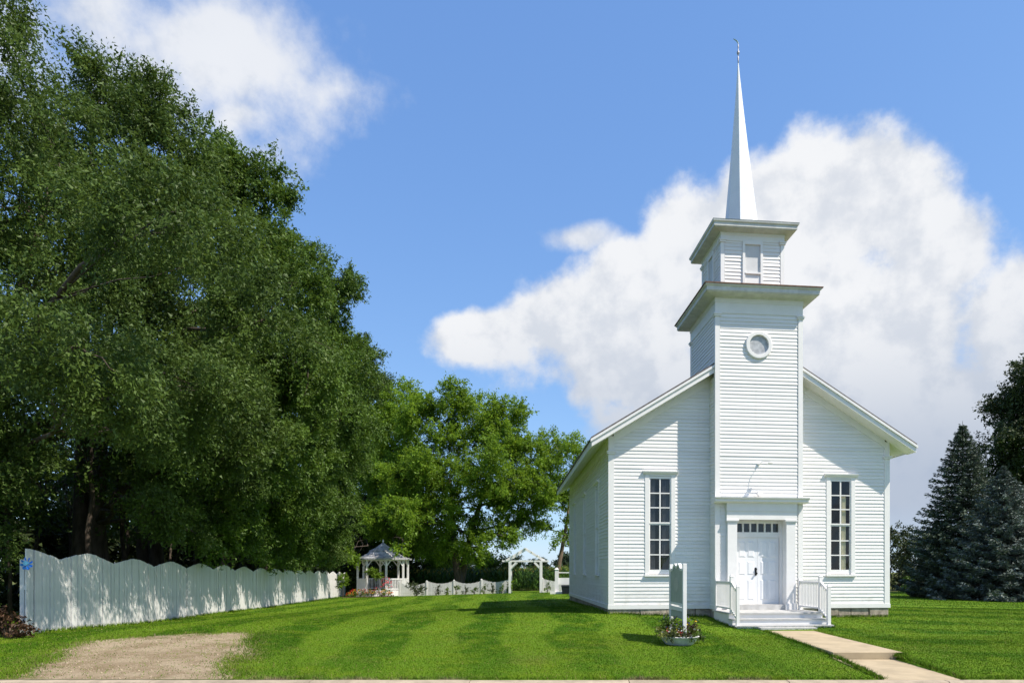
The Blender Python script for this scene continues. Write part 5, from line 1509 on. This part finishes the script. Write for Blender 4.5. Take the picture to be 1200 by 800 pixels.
# ---- white garden bench and bin at the back of the church
YS = 45.0
x0_, x1_ = at(652.5, 690, YS).x, at(668, 690, YS).x
zb = g(x0_, YS)
bn_ = empty('porch_railing', (x0_, YS, zb)); tag(bn_, 'white post and board railing at the back corner of the church', 'railing')
mb = MB(); mb.box(-.12, .12, -.12, .12, -.1, 1.60); mb.hexa([(-.15, -.15, 1.60), (.15, -.15, 1.60), (.15, .15, 1.60), (-.15, .15, 1.60)], [(-.03, -.03, 1.72), (.03, -.03, 1.72), (.03, .03, 1.72), (-.03, .03, 1.72)]); mb.build('post', M_trim, bn_)
mb = MB(); mb.box(.12, x1_ - x0_ + .9, -.04, .04, .62, 1.05); mb.build('board', M_trim, bn_)
mb = MB(); mb.box(.12, x1_ - x0_ + .9, -.03, .03, 1.36, 1.43); mb.build('top_rail', M_trim, bn_)
mb = MB(); mb.box(-.42, .75, -.55, .2, -.15, .14); mb.build('footing', M_trim, bn_)
p = at(664, 690, YS - .6)
mb = MB(); mb.hexa([(-.28, -.25, 0), (.28, -.25, 0), (.28, .25, 0), (-.28, .25, 0)], [(-.34, -.3, .5), (.34, -.3, .5), (.34, .3, .5), (-.34, .3, .5)])
mb.hexa([(-.36, -.32, .5), (.36, -.32, .5), (.36, .32, .5), (-.36, .32, .5)], [(-.34, -.3, .58), (.34, -.3, .58), (.34, .3, .58), (-.34, .3, .58)])
o = mb.build('storage_bin', M_binm); o.location = (p.x, YS - .6, g(p.x, YS - .6)); tag(o, 'dark plastic bin at the back corner of the church', 'bin')

# ================================================================== SIGN AND PLANTERS
YN, YF_ = 14.3, 15.55
xn, xf = at(802, 700, YN).x, at(786.5, 700, YF_).x
sg = empty('church_sign', (xn, YN, g(xn, YN))); z0s = g(xn, YN)
tag(sg, 'grey-green church sign board between two white posts on the lawn', 'sign')
dx_, dy_ = xf - xn, YF_ - YN
ln = math.hypot(dx_, dy_); sg.rotation_euler = (0, 0, math.atan2(dy_, dx_))
zt_ = at(802, 660, YN).z - z0s
for s in (0, ln):
    mb = MB(); mb.box(s - .04, s + .04, -.04, .04, -.25, zt_); po = mb.build('post', M_trim, sg, bevel=.006)
# board with a scrolled top edge
zb0, zb1 = at(800, 707, YN).z - z0s, at(800, 672, YN).z - z0s
top = []
nS = 28
for i in range(nS + 1):
    s = i / nS
    top.append((.058 + (ln - .116) * s, zb1 + .02 + .15 * math.sin(math.pi * s) ** .6 + .035 * math.cos(s * 6 * math.pi)))
mb = MB(); mb.prism([(.058, zb0), (ln - .058, zb0)] + top[::-1], 'y', -.025, .025); bd = mb.build('board', M_signg, sg)
for s in (.0, ln):
    pass
for sd_ in (1, -1):
    mb = MB(); y0_, y1_ = sorted((sd_ * .0255, sd_ * .029))
    n_ = 26
    pts = [(ln / 2 + .22 * math.cos(2 * math.pi * j / n_), (zb0 + zb1) / 2 + .08 + .16 * math.sin(2 * math.pi * j / n_)) for j in range(n_)]
    mb.prism(pts, 'y', y0_, y1_); mb.build('emblem', M_signpale, bd)
mb = MB()
for i in range(nS):
    (xa, za), (xb, zb_) = top[i], top[i + 1]
    mb.hexa([(xa, -.035, za - .02), (xb, -.035, zb_ - .02), (xb, .035, zb_ - .02), (xa, .035, za - .02)], [(xa, -.035, za + .035), (xb, -.035, zb_ + .035), (xb, .035, zb_ + .035), (xa, .035, za + .035)])
mb.build('top_moulding', M_trim, bd)
for (za, zb_) in ((zb0 - .05, zb0 - .0), (zb0 - .17, zb0 - .09)):
    mb = MB(); mb.box(.058, ln - .058, -.03, .03, za, zb_); mb.build('rail', M_trim, sg)
mb = MB(); mb.box(.06, ln - .06, -.02, .02, zb0 - .33, zb0 - .18); mb.build('lower_board', M_signg, sg)

def planter(label, x_, y_, r_, h_, leafs, petals):
    zz = g(x_, y_)
    root = empty('flower_planter', (x_, y_, zz)); tag(root, label, 'planter')
    mb = MB(); mb.lathe([(r_ * .62, -.03), (r_ * .72, 0), (r_ * .90, h_ * .5), (r_ * 1.0, h_ * .92), (r_ * 1.06, h_), (r_ * .96, h_ + .01), (r_ * .9, h_ * .8), (.02, h_ * .8)], n=22); mb.build('tub', M_tub, root, smooth=True)
    for i, (lm, nn_, hh) in enumerate(leafs):
        V, Fq, _ = crown_geo([(np.array((math.cos(2.4 * i + 1) * r_ * .45, math.sin(2.4 * i + 1) * r_ * .45, h_ + hh * .4)), r_ * .85), (np.array((math.cos(2.4 * i + 3) * r_ * .75, math.sin(2.4 * i + 3) * r_ * .75, h_ + hh * .15)), r_ * .7)], 300, nn_, .07, .05, flat=.75)
        V[:, 2] = np.maximum(V[:, 2], .02); mesh_np('foliage', V, Fq, lm, root)
    for (pc, nf, rr_, hh, sz) in petals:
        a = rng.uniform(0, 6.28, nf) if pc not in ('red', 'pink') else rng.normal(4.0, .5, nf)
        q = np.sqrt(rng.random(nf)) * rr_ * r_
        c = np.stack([np.cos(a) * q, np.sin(a) * q, h_ + hh * rng.uniform(.5, 1.15, nf)], -1)
        V, Fq = leaf_geo(np.repeat(c, 4, 0) + rng.normal(0, sz * .25, (nf * 4, 3)), rng.normal(0, 1, (nf * 4, 3)), rng.normal(0, .7, (nf * 4, 3)) + np.array([0, -.6, .7]), np.full(nf * 4, sz), np.full(nf * 4, sz * .85))
        tag(mesh_np('blossoms', V, Fq, FL[pc], root), kind='stuff')
pxm, pym = at(796, 745, 14.42).x, 14.42
planter('low white tub of pale foliage and small flowers under the sign posts', pxm, pym, .40, .17,
        [(L_pale, 13, .36), (L_green, 12, .34), (L_burg, 9, .24), (L_pale, 11, .40), (L_dark, 11, .30)], [('red', 3, .95, .16, .07), ('pink', 5, 1.0, .16, .04), ('purple', 22, 1.1, .36, .03), ('white', 22, 1.25, .16, .035), ('yellow', 6, 1.0, .3, .03)])
